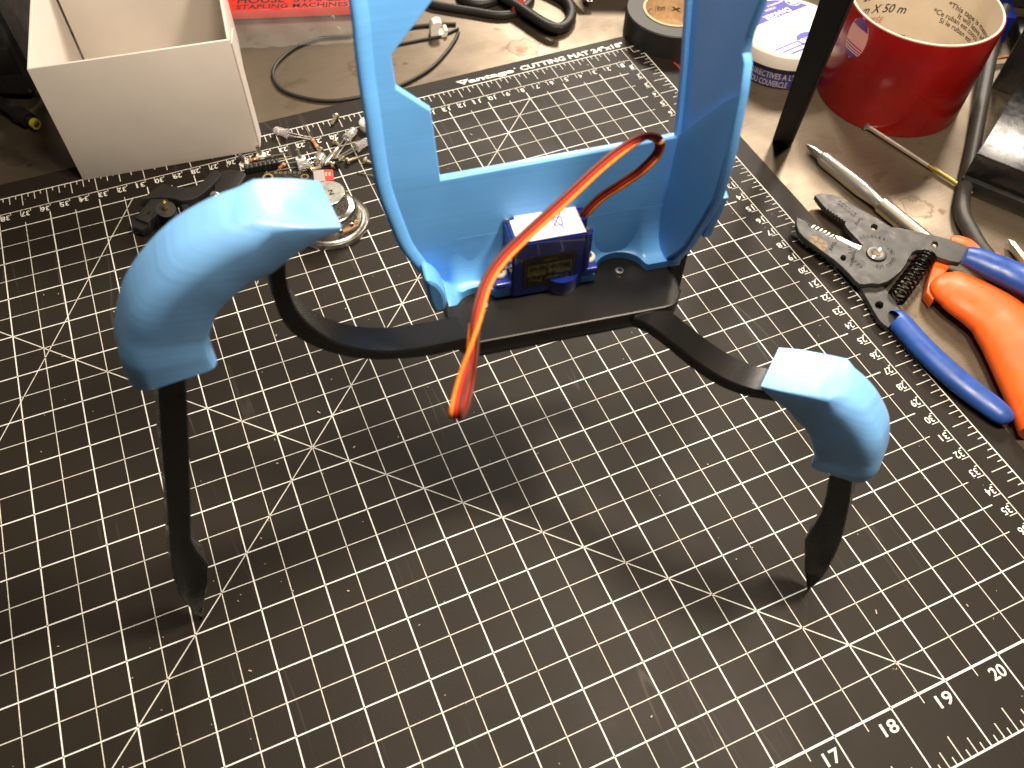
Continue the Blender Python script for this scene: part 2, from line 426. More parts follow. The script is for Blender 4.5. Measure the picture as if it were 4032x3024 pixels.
matt = thing('cutting_mat', (11*I, 7.5*I, TZ), 'black self-healing cutting mat with white inch and centimetre grid', 'cutting mat')
U0, U1, V0, V1 = -1.0, 23.0, -1.5, 16.5
slab('mat_sheet', [(U0*I, V0*I), (U1*I, V0*I), (U1*I, V1*I), (U0*I, V1*I)], TZ, 0.0, M_mat, matt, bevel=0.0003)
HZ = 0.00006
bmk = bmesh.new(); bmt = bmesh.new()
def ln(u0, v0, u1, v1, wd, thin=False): strip(bmt if thin else bmk, (u0*I, v0*I), (u1*I, v1*I), wd*I, HZ if not thin else HZ*0.6)
for k in range(0, 46):                                   # upright grid lines
    u = -0.5+k*0.5
    if u > 21.55 or u < 0.4: continue
    whole = abs(u-round(u)) < 0.1
    ln(u, -1.0 if whole else -0.14, u, 15.24 if whole else 15.1, 0.020 if whole else 0.0135, not whole)
for k in range(1, 31):
    vv = k*0.5
    whole = abs(vv-round(vv)) < 0.1
    ln(0.3, vv, 21.70 if whole else 21.62, vv, 0.020 if whole else 0.0135, not whole)
ln(0.3, 0, 21.7, 0, 0.032)
ln(19, 0, 4, 15, 0.017, True); ln(4, 0, 19, 15, 0.017, True)       # 45 degree lines
ln(9.66, 15, 1.0, 0, 0.015, True)                       # 60 degree line
ln(-0.5, 16, 22.5, 16, 0.022); ln(22.5, 16, 22.5, -1, 0.022); ln(-0.5, -1, 22.5, -1, 0.026)
ln(0, 15.5, 22, 15.5, 0.018, True); ln(22, 15.5, 22, -0.9, 0.018, True)
ln(22.25, 15.77, 22.25, 16, 0.016, True); ln(22.25, 15.77, 22.5, 15.77, 0.016, True)
for k in range(0, 183):                                  # inch rulers, eighths
    u = k/8-0.5
    t = k % 8
    half = (k-4) % 8
    if half == 0: L = 0.47
    elif half == 4: L = 0.36
    elif half % 2 == 0: L = 0.235
    else: L = 0.115
    if u < 22.2: ln(u, 16, u, 16-L, 0.016, True)
    if u < 22.4:
        if half != 0: ln(u, -1, u, -1+L, 0.016, True)
    vq = 15.875-(k-1)/8
    if vq > -1:
        h2 = round((vq)*8) % 8
        L2 = 0.45 if h2 == 0 else 0.36 if h2 == 4 else 0.235 if h2 % 2 == 0 else 0.115
        if vq < 15.7: ln(22.5, vq, 22.5-L2, vq, 0.016, True)
CM = 1/2.54
for k in range(1, 58):                                   # centimetre scales, printed upside down
    u = 22-k*CM
    if u > 0:
        ln(u, 15.5, u, 15.31, 0.015, True)
        ln(u+CM/2, 15.5, u+CM/2, 15.42, 0.015, True)
        t = str(k); wid = 0.085*len(t)
        x1 = u+0.172 if len(t) > 1 else u+0.15
        text_bm(bmk, t, ((x1)*I, 15.43*I, 0), ((x1-wid)*I, 15.43*I, 0), 0.15*I, HZ, 0.008)
    vq = 15.5-k*CM
    if vq > -0.9:
        ln(22, vq, 21.83, vq, 0.015, True)
        ln(22, vq+CM/2, 21.93, vq+CM/2, 0.015, True)
        t = str(k); wid = 0.085*len(t)
        text_bm(bmk, t, ((21.94)*I, (vq+0.17)*I, 0), ((21.94-wid)*I, (vq+0.17)*I, 0), 0.14*I, HZ, 0.008)
for k in range(1, 22):
    t = str(k); wid = 0.128*len(t)
    text_bm(bmk, t, ((k-0.06-wid)*I, -0.30*I, 0), ((k-0.06)*I, -0.30*I, 0), 0.185*I, HZ, 0.012)
text_bm(bmk, 'antage', (17.86*I, 16.11*I, 0), (19.07*I, 16.11*I, 0), 0.16*I, HZ, 0.035)
text_bm(bmk, 'CUTTING MAT 24"x18"', (19.26*I, 16.10*I, 0), (22.16*I, 16.10*I, 0), 0.17*I, HZ, 0.035)
for tri in (((17.56, 16.28), (17.90, 16.28), (17.73, 16.09)),):
    a, b, c = [Vector((x*I, y*I, HZ)) for x, y in tri]
    cen = (a+b+c)/3
    ins = [cen+(p-cen)*0.33+Vector((0, 0.012*I, 0)) for p in (a, b, c)]
    for p, q, r_, s_ in ((a, b, ins[1], ins[0]), (b, c, ins[2], ins[1]), (c, a, ins[0], ins[2])):
        bmk.faces.new([bmk.verts.new(x) for x in (p, q, r_, s_)])
ring = [Vector((19.13*I+0.0006*math.cos(i*math.pi/8), 16.25*I+0.0006*math.sin(i*math.pi/8), HZ)) for i in range(16)]
bmk.faces.new([bmk.verts.new(p) for p in ring])
flat_obj('printed_marks', bmk, M_ink, matt)
flat_obj('printed_fine_lines', bmt, M_inkthin, matt)
# crumbs and shavings lying on the mat
bm = bmesh.new()
for i in range(260):
    x = random.uniform(2, 22.5)*I; y = random.uniform(-1, 16)*I; r = random.choice([0.0002, 0.00025, 0.0003, 0.0005])
    a = random.uniform(0, 6.28)
    box_bm(bm, (x, y, r*0.4), r*random.uniform(1, 4), r, r*0.8, Vector((math.cos(a), math.sin(a), 0)), Vector((-math.sin(a), math.cos(a), 0)))
tag(mesh_obj('mat_crumbs', bm, mat('pale_crumbs', (0.42, 0.36, 0.27), 0.7)), 'pale crumbs and shavings scattered over the cutting mat', 'crumbs', kind='stuff')
# sheet of red film showing at the mat's far right corner
slab('red_sheet', [(23.0*I-0.01, 16.05*I), (23.09*I, 16.05*I), (23.09*I, 12.1*I), (23.0*I-0.01, 12.1*I)], TZ+0.0002, TZ+0.0012, M_redbox, bevel=0.0001)
tag(bpy.data.objects['red_sheet'], 'thin red sheet edge poking out from under the cutting mat', 'sheet')

# ------------------------------------------------------------------ robot
robot = thing('walking_robot', (MID.x, MID.y, 0.0), 'blue and black 3D printed walking robot standing on the cutting mat', 'robot')
class Plane:
    def __init__(s, foot, hip):
        s.f = Vector(foot); d = Vector(hip)-s.f; s.d = d.normalized(); s.n = Vector((-s.d.y, s.d.x))
        if s.n.y < 0: s.n = -s.n
        s.ex = A_*s.d.x+B_*s.d.y; s.en = A_*s.n.x+B_*s.n.y; s.org = W(s.f.x, s.f.y, 0)
    def pt(s, S_, z, off=0.0): return s.org+s.ex*(S_/1000)+s.en*(off/1000)+Z_*(z/1000)
LPl = Plane((-.1195, 0), (-.012, .042)); RPl = Plane((.1195, 0), (.047, .046))

def ribbon_solid(name, pl, outer, inner, half, m, parent, bev=0.5, taper=None, straight=False):
    """solid between two curves in the leg plane; half = half width across the plane (mm)"""
    n = 40
    def resample(L):
        c = catmull([(p[0], p[1], 0) for p in L], 12); d = [0]
        for a, b in zip(c, c[1:]): d.append(d[-1]+(b-a).length)
        out = []; j = 0
        for i in range(n+1):
            t = d[-1]*i/n
            while j < len(d)-2 and d[j+1] < t: j += 1
            f = (t-d[j])/max(d[j+1]-d[j], 1e-9); out.append(c[j].lerp(c[j+1], min(max(f, 0), 1)))
        return out
    if straight:                                             # straight facets between matching points
        def seg(L): return [Vector((a[0]+(b[0]-a[0])*k/5, a[1]+(b[1]-a[1])*k/5, 0)) for a, b in zip(L, L[1:]) for k in range(5)]+[Vector((L[-1][0], L[-1][1], 0))]
        O = seg(outer); N = seg(inner); n = len(O)-1
    else: O = resample(outer); N = resample(inner)
    bm = bmesh.new(); rings = []
    for i in range(n+1):
        o, q = O[i], N[i]; hw = half if taper is None else taper(i/n)*half
        d = (q-o); L = d.length; d = d/L if L > 1e-6 else Vector((1, 0, 0)); b = min(bev, L*0.3, hw*0.4)
        r = []
        for (p, sgn) in ((o, 1), (q, -1)):
            r.append((p, sgn))
        pts = [(o+d*b, -hw), (o, -hw+b), (o, hw-b), (o+d*b, hw), (q-d*b, hw), (q, hw-b), (q, -hw+b), (q-d*b, -hw)]
        rings.append([bm.verts.new(pl.pt(p.x, p.y, of)) for p, of in pts])
    for a, b in zip(rings, rings[1:]):
        for k in range(8): bm.faces.new((a[k], a[(k+1) % 8], b[(k+1) % 8], b[k]))
    bm.faces.new(rings[0]); bm.faces.new(rings[-1][::-1])
    return mesh_obj(name, bm, m, parent, auto=40)

def knee_cap(pl, secs, m, parent, nflat):
    """bent shell: sections (outer, inner, half width, corner radius); flat sharp facet over the first sections"""
    bm = bmesh.new(); rings = []
    # densify the rounded part
    dense = []
    for i in range(len(secs)):
        if i < nflat: dense.append(secs[i]); continue
        if i == len(secs)-1: dense.append(secs[i]); continue
        p0 = secs[max(i-1, nflat)]; p1 = secs[i]; p2 = secs[i+1]; p3 = secs[min(i+2, len(secs)-1)]
        for k in range(5):
            t = k/5
            def cr(a, b, c, d): return 0.5*(2*b+(c-a)*t+(2*a-5*b+4*c-d)*t*t+(3*b-a-3*c+d)*t**3)
            dense.append(((cr(p0[0][0], p1[0][0], p2[0][0], p3[0][0]), cr(p0[0][1], p1[0][1], p2[0][1], p3[0][1])),
                          (cr(p0[1][0], p1[1][0], p2[1][0], p3[1][0]), cr(p0[1][1], p1[1][1], p2[1][1], p3[1][1])),
                          p1[2]+(p2[2]-p1[2])*t, p1[3]+(p2[3]-p1[3])*t))
    for (o, q, hw, rad) in dense:
        o = Vector((o[0], o[1], 0)); q = Vector((q[0], q[1], 0)); d = q-o; L = d.length; d = d/L
        rad = min(rad, L*0.7, hw*0.95); ri = min(rad*0.45+0.3, L*0.25)
        pts = []
        for k in range(9):                                   # near outer corner
            a = math.pi/2*k/8; pts.append((o+d*(rad-rad*math.sin(a)), -hw+rad-rad*math.cos(a)))
        for k in range(9):
            a = math.pi/2*k/8; pts.append((o+d*(rad-rad*math.cos(a)), hw-rad+rad*math.sin(a)))
        for k in range(4):
            a = math.pi/2*k/3; pts.append((q-d*(ri-ri*math.sin(a)), hw-ri+ri*math.cos(a)))
        for k in range(4):
            a = math.pi/2*k/3; pts.append((q-d*(ri-ri*math.cos(a)), -hw+ri-ri*math.sin(a)))
        rings.append([bm.verts.new(pl.pt(p.x, p.y, of)) for p, of in pts])
    n = len(rings[0])
    for a, b in zip(rings, rings[1:]):
        for k in range(n): bm.faces.new((a[k], a[(k+1) % n], b[(k+1) % n], b[k]))
    bm.faces.new(rings[0]); bm.faces.new(rings[-1][::-1])
    return mesh_obj('knee_cap', bm, m, parent, auto=28)

# --- left leg
legL = ribbon_solid('leg', LPl, [(63.5, 178), (62.3, 169), (62.1, 162), (62.5, 154), (64.7, 146.4), (69.1, 139.3), (74.5, 133.3), (81.6, 127.7), (90.5, 123.2), (101, 119.6), (112.5, 117.6)],
             [(68, 178), (66.4, 168), (66.2, 162), (66.9, 155.6), (69.4, 148.1), (73.6, 140.6), (79, 134.6), (85.2, 130), (92.6, 126.6), (102, 124), (112.5, 122)], 5.0, M_black, robot)
knee_cap(LPl, [((81, 182.8), (80.6, 181.6), 8.5, 0.4), ((75, 185.2), (75, 181), 9, 0.5), ((71, 186.9), (70, 178.8), 9, 1.0), ((66.5, 188.8), (63, 174.6), 9, 2.2),
               ((62.5, 189.6), (60, 173.2), 9.2, 6.0), ((56, 188.9), (57, 172), 9.3, 6.2), ((47, 185.8), (52.7, 169.7), 9.5, 6.2), ((39, 180.6), (49.5, 167), 9.5, 6.2), ((32, 173.6), (47, 163.3), 9.5, 6.2),
               ((27.5, 166), (45.3, 159.8), 9.5, 6.2), ((24.2, 158), (44.2, 155.6), 9.8, 5.5), ((23.4, 150.2), (44.4, 150.4), 9.8, 5)], M_bluecap, legL, 4)
tp = lambda f: 1.0 if f < 0.80 else 1.0-0.85*((f-0.80)/0.20)
ribbon_solid('shin', LPl, [(35, 166), (30.3, 149.7), (22.6, 122), (13.8, 88), (7.8, 66), (4.6, 54), (2.2, 43), (0.7, 33), (0.0, 18), (0, 0.0)],
             [(41, 165), (36.5, 147), (29, 118), (19.6, 83.5), (14.6, 66.5), (13.8, 57), (14.4, 45), (11.6, 35), (6.4, 19), (0.6, 0.0)], 4.0, M_black, legL, 0.5, tp, True)
# --- right leg
legR = ribbon_solid('leg', RPl, [(93, 113.8), (88, 113.8), (82, 111.8), (76, 108.9), (70, 106.2), (64, 104.4), (58.5, 103.8), (52, 104.6), (47, 106.5), (41, 109)],
             [(93, 118.0), (89, 118.2), (84, 116.8), (77, 113.8), (70, 110.8), (63, 108.8), (57, 108.3), (51, 109.3), (47, 111), (42, 113.2)], 5.0, M_black, robot)
knee_cap(RPl, [((49.6, 116.6), (49, 115.5), 8.5, 0.4), ((44, 118.8), (44.4, 113.3), 9, 0.5), ((36, 121.7), (39.7, 111.4), 9, 0.9), ((30.5, 123.8), (35.5, 107.8), 9, 1.8),
               ((27, 123.6), (33.4, 105.6), 9.2, 6.0), ((22.5, 121.4), (31.4, 103.2), 9.3, 6.2), ((17.5, 117.3), (29.5, 100.3), 9.5, 6.2), ((12.2, 110.8), (27.8, 97), 9.5, 6.2),
               ((9, 103), (26.5, 94.2), 9.5, 6.2), ((7.8, 97.6), (26.0, 91.6), 9.7, 5.5), ((8.2, 94.0), (26.0, 90.4), 9.7, 5)], M_bluecap, legR, 4)
ribbon_solid('shin', RPl, [(14, 101), (12.5, 87), (8.8, 74.2), (5.6, 61), (3.2, 50), (1.5, 38), (.3, 25.5), (-.1, 12), (0, 0)],
             [(21, 101), (19, 84.2), (15.7, 70), (13.9, 60), (13.4, 51), (13.2, 39.6), (8.6, 24.9), (4.0, 11), (0.6, 0)], 4.0, M_black, legR, 0.5, tp, True)

# --- body frame axes: wv along the lip, nv away from the camera
l0 = W(-.0129, .0528, 0); wv = (A_*0.9804+B_*0.1972).normalized(); nv = Z_.cross(wv).normalized()
def Bp(w_, n_, z): return l0+wv*(w_/1000)+nv*(n_/1000)+Z_*(z/1000)
def rrect(x0, x1, y0, y1, r, n=6):
    out = []
    for cx, cy, a0 in ((x1-r, y1-r, 0), (x0+r, y1-r, 90), (x0+r, y0+r, 180), (x1-r, y0+r, 270)):
        for k in range(n+1):
            a = math.radians(a0+90*k/n); out.append((cx+r*math.cos(a), cy+r*math.sin(a)))
    return out
ZP = 119.0
pl = [Bp(x, y, 0) for x, y in rrect(-7.5, 67, -16, 26, 7)]
plate = slab('base_plate', pl, (ZP-5.8)/1000, ZP/1000, M_plate, robot, bevel=0.0005)
pl2 = [Bp(x, y, 0) for x, y in rrect(-6.5, 66, -15, 25, 7)]
slab('plate_underside', pl2, (ZP-8.5)/1000, (ZP-5.7)/1000, M_black, robot, bevel=0.0004)
# upright black bracket behind the plate on the right
def plane_n(x, y, n_):
    d = ray(x*K, y*K); q = CLOC-l0; t = (n_/1000-q.dot(nv))/d.dot(nv); X = CLOC+d*t
    return ((X-l0).dot(wv), X.z)
frame_slab('side_bracket', [plane_n(*p, 11) for p in [(1425, 540), (1490, 470), (1504, 478), (1497, 510), (1457, 674), (1425, 690)]], [], l0+nv*.011, wv, Z_, (-.006, 0), M_black, robot, .0006)
bm = bmesh.new(); box_bm(bm, Bp(62, -2, 114.5), 0.012, 0.016, 0.0075, wv, nv, Z_)
bmesh.ops.bevel(bm, geom=bm.edges[:], offset=0.0008, segments=2, affect='EDGES')
mesh_obj('hip_block', bm, M_black, robot)
def screw_head(name, c, r, m, parent, axis=Z_, h=0.0008, slot=True):
    o = lathe(name, [(r*0.35, h*0.45), (r*0.5, h*1.0), (r*0.85, h*0.9), (r, h*0.3), (r, -h)], m, parent, c, axis, 18)
    lathe('screw_socket', [(0, h*0.2), (r*0.42, h*0.35), (r*0.40, h*0.75)], M_blackm, o, c, axis, 6)
    return o
for w_, n_ in ((50.5, 1.5), (4.5, -2.5)):
    screw_head('screw', Bp(w_, n_, ZP+0.2), 0.0016, M_dchrome, plate)

# --- blue shell
def nb(z):                                               # front face of the back wall leans away going up
    T = [(100, 5.6), (116, 6.9), (140, 9.5), (161, 12.8), (180, 17.5), (197, 23), (215, 30), (240, 41)]
    for (z0, n0), (z1, n1) in zip(T, T[1:]):
        if z <= z1: return n0+(n1-n0)*(z-z0)/(z1-z0)
    return T[-1][1]
def wall_hit(x, y):                                      # photo pixel (2212 wide) on the wall surface -> (w, z) mm
    d = ray(x*K, y*K); z = 150.0
    for _ in range(40):
        n_ = nb(z); q = CLOC-l0
        t = (n_/1000-q.dot(nv))/d.dot(nv); X = CLOC+d*t; z = 0.5*z+0.5*X.z*1000
    return ((X-l0).dot(wv)*1000, X.z*1000)
TH = 2.6
left_px = [(955, 640), (930, 600), (880, 540), (852, 480), (830, 420), (812, 335), (800, 250), (788, 170), (780, 100), (768, 0)]
lw = [wall_hit(*p) for p in left_px]
win_px = [(952, 390), (931, 240), (856, 192), (846, 120), (936, 0)]
ww = [wall_hit(*p) for p in win_px]
zt = 236.0
# wall outline in (w, z), opening cut out of it; the frame closes above the picture
outl = [(-5.5, 121.0)]+[(a, max(b, 121.5)) for a, b in lw[1:]]+[(lw[-1][0]-1, zt), (68, zt), (68, 121.0)]
wbr = wall_hit(1471, 296)
wtop = wall_hit(936, 0)
hole = [ww[0], ww[1], ww[2], ww[3], ww[4], (wtop[0]+14, wtop[1]+9), (66.5, wtop[1]+9), (66.5, wbr[1])]
def bent_wall(name, outl, holes, m, parent, th):
    o2 = list(outl); h2 = [list(h) for h in holes]
    if area2(o2) < 0: o2.reverse()
    for h in h2:
        if area2(h) > 0: h.reverse()
    me = slab_mesh(o2, h2, th, 0.35)
    bm = bmesh.new(); bm.from_mesh(me); bpy.data.meshes.remove(me)
    for zc in range(110, 240, 5):
        bmesh.ops.bisect_plane(bm, geom=bm.verts[:]+bm.edges[:]+bm.faces[:], plane_co=(0, zc, 0), plane_no=(0, 1, 0))
    for v_ in bm.verts:
        w_, z, t = v_.co; v_.co = Bp(w_, nb(z)+th/2-t, z)
    return mesh_obj(name, bm, m, parent, auto=30)
shell = bent_wall('shell_back_panel', outl, [hole], M_blue, robot, TH)
# rim down the left edge and outer side going back
rim = [Bp(a-0.5, nb(b)-0.6, b) for a, b in [(lw[k][0], max(lw[k][1], 121)) for k in range(len(lw))]+[(lw[-1][0]-1, 234)]]
rim = catmull(rim, 5)
def sweep(name, path, prof, m, parent):
    bm = bmesh.new(); prev = None; k_ = len(prof)
    for p in path:
        q = [bm.verts.new(p+wv*x/1000+nv*y/1000) for x, y in prof]
        if prev:
            for k in range(k_): bm.faces.new((prev[k], prev[(k+1) % k_], q[(k+1) % k_], q[k]))
        else: bm.faces.new(q)
        prev = q
    bm.faces.new(prev[::-1])
    return mesh_obj(name, bm, m, parent, auto=50)
sweep('shell_rim', rim, [(-1.2, 0.6), (-0.9, -0.3), (-0.2, -0.75), (0.9, -0.7), (2.4, -0.1), (3.4, 0.75), (3.4, 1.6), (-1.2, 1.6)], M_blue, shell)
sweep('shell_side_panel', rim, [(-1.2, 0.65), (0.6, 0.65), (2.0, 13), (0.2, 13)], M_blue, shell)
# rounded lobe at the foot of the left edge
lobe = [(-12.6, 133.5), (-10.0, 132.5), (-8.0, 129.5), (-6.8, 125.5), (-6.6, 121.5), (-7.6, 118.6), (-10.6, 118.6), (-11.8, 122), (-12.6, 127)]
lobe = [(p.x/1000, p.y/1000) for p in catmull([Vector((x, y, 0)) for x, y in lobe], 4, True)]
frame_slab('corner_lobe', lobe, [], l0, wv, Z_, (-.0075, .0012), M_blue, shell, .0013)
# floor lip with two arched cut-outs, curving up into the wall
def lip_profile(w_):
    return [(-0.2, 122.2), (2.2, 122.4), (4.2, 123.2), (6.2, 125.4), (7.8, 129.0), (8.6, 133.0), (9.25, 138.0)]
arches = [(50.0, -0.5, 8.6), (3.0, -3.5, 7.2)]
bm = bmesh.new(); cols = []
ws = [-6+0.75*i for i in range(int((71+6)/0.75)+1)]
for w_ in ws:
    fr = -0.2
    for cw, cn, cr in arches:
        if abs(w_-cw) < cr: fr = max(fr, cn+math.sqrt(cr*cr-(w_-cw)**2)*0.92)
    top = []
    for n_, z in lip_profile(w_):
        f = min(1.0, max(0.0, (n_+0.2)/9.45)); nn_ = fr+(9.25-fr)*f
        e_ = min(1.0, max(0.0, (w_+6)/5.5)); e_ = e_*e_*(3-2*e_); nn_ = (nb(z)+0.3)*(1-e_)+nn_*e_
        top.append((nn_, z))
    bot = [(top[-1][0]+1.2, 138.0), (9.8, 121.0), (8.5, 119.3), (fr, 119.3)]
    cols.append([bm.verts.new(Bp(w_, n_, z)) for n_, z in top+bot])
for a, b in zip(cols, cols[1:]):
    n = len(a)
    for k in range(n): bm.faces.new((a[k], a[(k+1) % n], b[(k+1) % n], b[k]))
bm.faces.new(cols[0]); bm.faces.new(cols[-1][::-1])
mesh_obj('shell_floor', bm, M_blue, shell, auto=40)
# right side wall, its inner liner cut off on the slant, the outer tab
def side_slab(name, pts, w0, w1, m, parent, bev=0.0004):
    return frame_slab(name, [(n_/1000, z/1000) for n_, z in pts], [], Bp(0, 0, 0)+wv*0.0, nv, Z_, (w0/1000, w1/1000), m, parent, bev)
front = [(1.0, 118.5), (-6, 133), (-11, 149), (-14, 160), (-13.7, 176), (-11.2, 192), (-9.2, 199), (-7.2, 200.5), (-6.6, 205), (-8.1, 214), (-5, 232)]
back = [(38, 232), (30, 214), (24, 198), (18.5, 181), (14, 162), (11, 141), (8.6, 120), (7, 118.5)]
side = side_slab('shell_side_panel', catm := [tuple(p) for p in front+back], 68.0, 70.4, M_blue, robot)
linr = [(1.2, 121.5), (-5.4, 134), (-10.2, 149.5), (-13.0, 160), (-12.7, 175), (-10.6, 191), (-7.5, 187.5), (8.2, 165), (8.0, 150), (7.2, 132), (6.2, 122)]
bm = bmesh.new()
inn_ = [bm.verts.new(Bp(64.4+(8.2-n_)/21.2*3.2, n_, z)) for n_, z in linr]; out_ = [bm.verts.new(Bp(68.05, n_, z)) for n_, z in linr]
bm.faces.new(inn_); bm.faces.new(out_[::-1])
for k in range(len(linr)): bm.faces.new((inn_[k], inn_[(k+1) % len(linr)], out_[(k+1) % len(linr)], out_[k]))
bmesh.ops.bevel(bm, geom=[e for e in bm.edges if len(e.link_faces) == 2 and e.calc_face_angle() > 0.8], offset=.0003, segments=1, affect='EDGES')
mesh_obj('shell_liner', bm, M_blue, side, auto=30)
side_slab('shell_tab', [(-12, 158), (-9, 140), (-4, 141), (-6, 160)], 70.4, 73.2, M_blue, side)
# rear leg that reaches the bench, carried by an arm from the shell above the picture
fb = V(1689, 309, TZ); tt = VD(1808, 0, .30); dr = (tt-fb).normalized()
endp = fb+dr*((.236-fb.z)/dr.z)
fdir = (V(1705, 317, TZ)-V(1673, 300, TZ)).normalized()
fn = dr.cross(fdir).normalized(); fd = fn.cross(dr).normalized()
bm = bmesh.new()
r1 = []
for p, wdt, tk in ((fb, .0112, .0050), (fb+(endp-fb)*0.3, .0106, .0056), (endp, .0104, .0062)):
    r1.append([bm.verts.new(p+fd*sx*wdt/2+fn*sy*tk/2) for sx, sy in ((-1, -1), (1, -1), (1, 1), (-1, 1))])
for vtx in r1[0]: vtx.co.z = TZ
for a, b in zip(r1, r1[1:]):
    for k in range(4): bm.faces.new((a[k], a[(k+1) % 4], b[(k+1) % 4], b[k]))
bm.faces.new(r1[0]); bm.faces.new(r1[-1][::-1])
bmesh.ops.bevel(bm, geom=bm.edges[:], offset=0.0005, segments=2, affect='EDGES')
o = mesh_obj('leg', bm, mat('matt_black_bar', (0.006, 0.0057, 0.0055), 0.62, spec=0.18), robot); o['label'] = 'straight flat black rear leg standing on the steel bench'
tube('rear_arm', [Bp(69, 30, 228), Bp(75, 36, 230), endp.lerp(Bp(69, 30, 232), .5), endp-dr*.004], .0045, M_black, robot, 12)

# --- servo, upside down in front of the wall
sv0 = (14.0, 1.2)                                        # (w, n) of the near left corner of the case
SW, SD, SH = 23.0, 12.2, 23.0
def Sp(x, y, z): return Bp(13.6+x, -1.6+y, 119.6+z)
bm = bmesh.new(); box_bm(bm, Sp(SW/2, SD/2, SH/2), SW/1000, SD/1000, SH/1000, wv, nv, Z_)
bmesh.ops.bevel(bm, geom=bm.edges[:], offset=0.0006, segments=2, affect='EDGES')
servo = mesh_obj('servo_case', bm, M_servo, robot)
lathe('gear_boss', [(0, 0), (.0056, 0), (.0058, .001), (.0058, .006), (0, .006)], M_servo, servo, Sp(SW-6.2, 3.4, -0.5), Z_, 28)
for x0, x1 in ((-4.9, 0.2), (SW-0.2, SW+4.9)):
    ear = [Sp(x, y, 0) for x, y in rrect(x0, x1, 0.1, SD-0.1, 0.5, 3)]
    cx = (x0+x1)/2 + (-0.5 if x0 < 0 else 0.5)
    h = [Sp(cx+0.9*math.cos(i*math.pi/8), SD/2+0.9*math.sin(i*math.pi/8), 0) for i in range(16)]
    slab('mounting_ear', ear, Sp(0, 0, 4.6).z, Sp(0, 0, 7.1).z, M_servol, servo, [h], 0.0003)
    c = Sp(cx, SD*0.38, 7.4)
    lathe('ear_screw', [(0, .0016), (.0009, .0017), (.0013, .0012), (.0013, -.0008)], M_chrome, servo, c, Z_, 16)
    lathe('washer', [(.0013, .0007), (.0023, .0007), (.0025, .0002), (.0023, -.0004), (.0013, -.0004), (.0013, .0007)], M_whitepl, servo, c, Z_, 24)
lathe('washer', [(.0013, .0007), (.0021, .0007), (.0022, .0002), (.0021, -.0004), (.0013, -.0004), (.0013, .0007)], M_whitepl, servo, Sp(-1.6, SD*0.55, 7.4), Z_, 24)
# cover seam and corner screws, sticker on the end facing up
st = [Sp(x, y, 0) for x, y in [(1.6, 0.5), (SW-0.5, 0.5), (SW-0.5, SD-0.5), (3.4, SD-0.5), (3.2, SD-1.9), (1.6, SD-2.2)]]
stk = slab('sticker', st, Sp(0, 0, SH).z-0.00002, Sp(0, 0, SH).z+0.00016, M_sticker, servo, bevel=0.00004)
for x, y in ((1.0, SD-1.2), (0.8, 1.0), (SW+0.5, 1.6), (SW-0.5, SD+0.5)):
    lathe('corner_screw', [(0, .0009), (.0007, .0009), (.0011, .0004), (.0011, -.001)], M_chrome, servo, Sp(x, y, SH-0.6), Z_, 14)
for x, y in ((SW+0.6, 1.6), ):
    lathe('corner_post', [(0, 0), (.0016, 0), (.0016, -.016), (0, -.016)], M_servo, servo, Sp(x, y, SH-0.8), Z_, 14)
box('cable_guard', Sp(SW+0.5, SD-3.2, SH-3.0), .003, .0055, .005, M_servo, servo, wv, nv, Z_, .0004)
bm = bmesh.new()
zt_ = Sp(0, 0, SH).z+0.0002
for (p, q) in (((13.5, 9.6), (16.6, 3.6)), ((17.2, 9.8), (13.4, 4.2)), ((14.0, 8.2), (17.0, 8.2)), ((14.4, 5.0), (16.6, 5.0)), ((14.0, 8.2), (14.4, 5.0)), ((17.0, 8.2), (16.6, 5.0))):
    strip(bm, Sp(*p, 0), Sp(*q, 0), 0.00028, zt_)
bm.faces.new([bm.verts.new(Vector((Sp(10.6, 6.4, 0).x+.00075*math.cos(i*.39), Sp(10.6, 6.4, 0).y+.00075*math.sin(i*.39), zt_))) for i in range(16)])
flat_obj('sticker_print', bm, M_blueink, servo)
# label on the near face
lb = [(3.6, 4.4), (19.6, 4.4), (19.6, 16.4), (3.6, 16.4)]
def Sf(x, z, d=0.0): return Sp(x, -d, z)
bm = bmesh.new(); box_bm(bm, Sf(11.8, 10.4, 0.05), .0165, .0002, .0126, wv, nv, Z_); mesh_obj('label', bm, M_label, servo, smooth=False)
bm = bmesh.new()
def lstrip(x0, z0, x1, z1, wd):
    p = Sf(x0, z0, 0.2); q = Sf(x1, z1, 0.2); d = (q-p).normalized(); n_ = d.cross(nv).normalized()*wd/2000
    bm.faces.new([bm.verts.new(c) for c in (p-n_, q-n_, q+n_, p+n_)])
for a in ((4.2, 4.9, 19.4, 4.9), (4.2, 16, 19.4, 16), (4.2, 4.9, 4.2, 16), (19.4, 4.9, 19.4, 16)): lstrip(*a, 0.16)
flat_obj('label_border', bm, M_goldink, servo)
bm = bmesh.new(); p0 = Sf(4.9, 8.4, 0.15); 
bm.faces.new([bm.verts.new(Sf(x, z, 0.18)) for x, z in ((4.9, 8.3), (18.8, 8.3), (18.8, 13.2), (4.9, 13.2))])
flat_obj('label_panel', bm, M_goldink, servo)
bm = bmesh.new()
up_ = -nv
text_bm(bm, 'Micro Servo', Sf(18.4, 12.6, 0.26), Sf(5.4, 12.6, 0.26), 0.0026, 0, 0.02, up=up_)
text_bm(bm, '9g', Sf(14.0, 9.6, 0.26), Sf(10.5, 9.6, 0.26), 0.002, 0, 0.02, up=up_)
flat_obj('label_text', bm, M_label, servo)
bm = bmesh.new()
text_bm(bm, 'Tower Pro', Sf(18.4, 7.7, 0.26), Sf(5.4, 7.7, 0.26), 0.0021, 0, 0.02, up=up_)
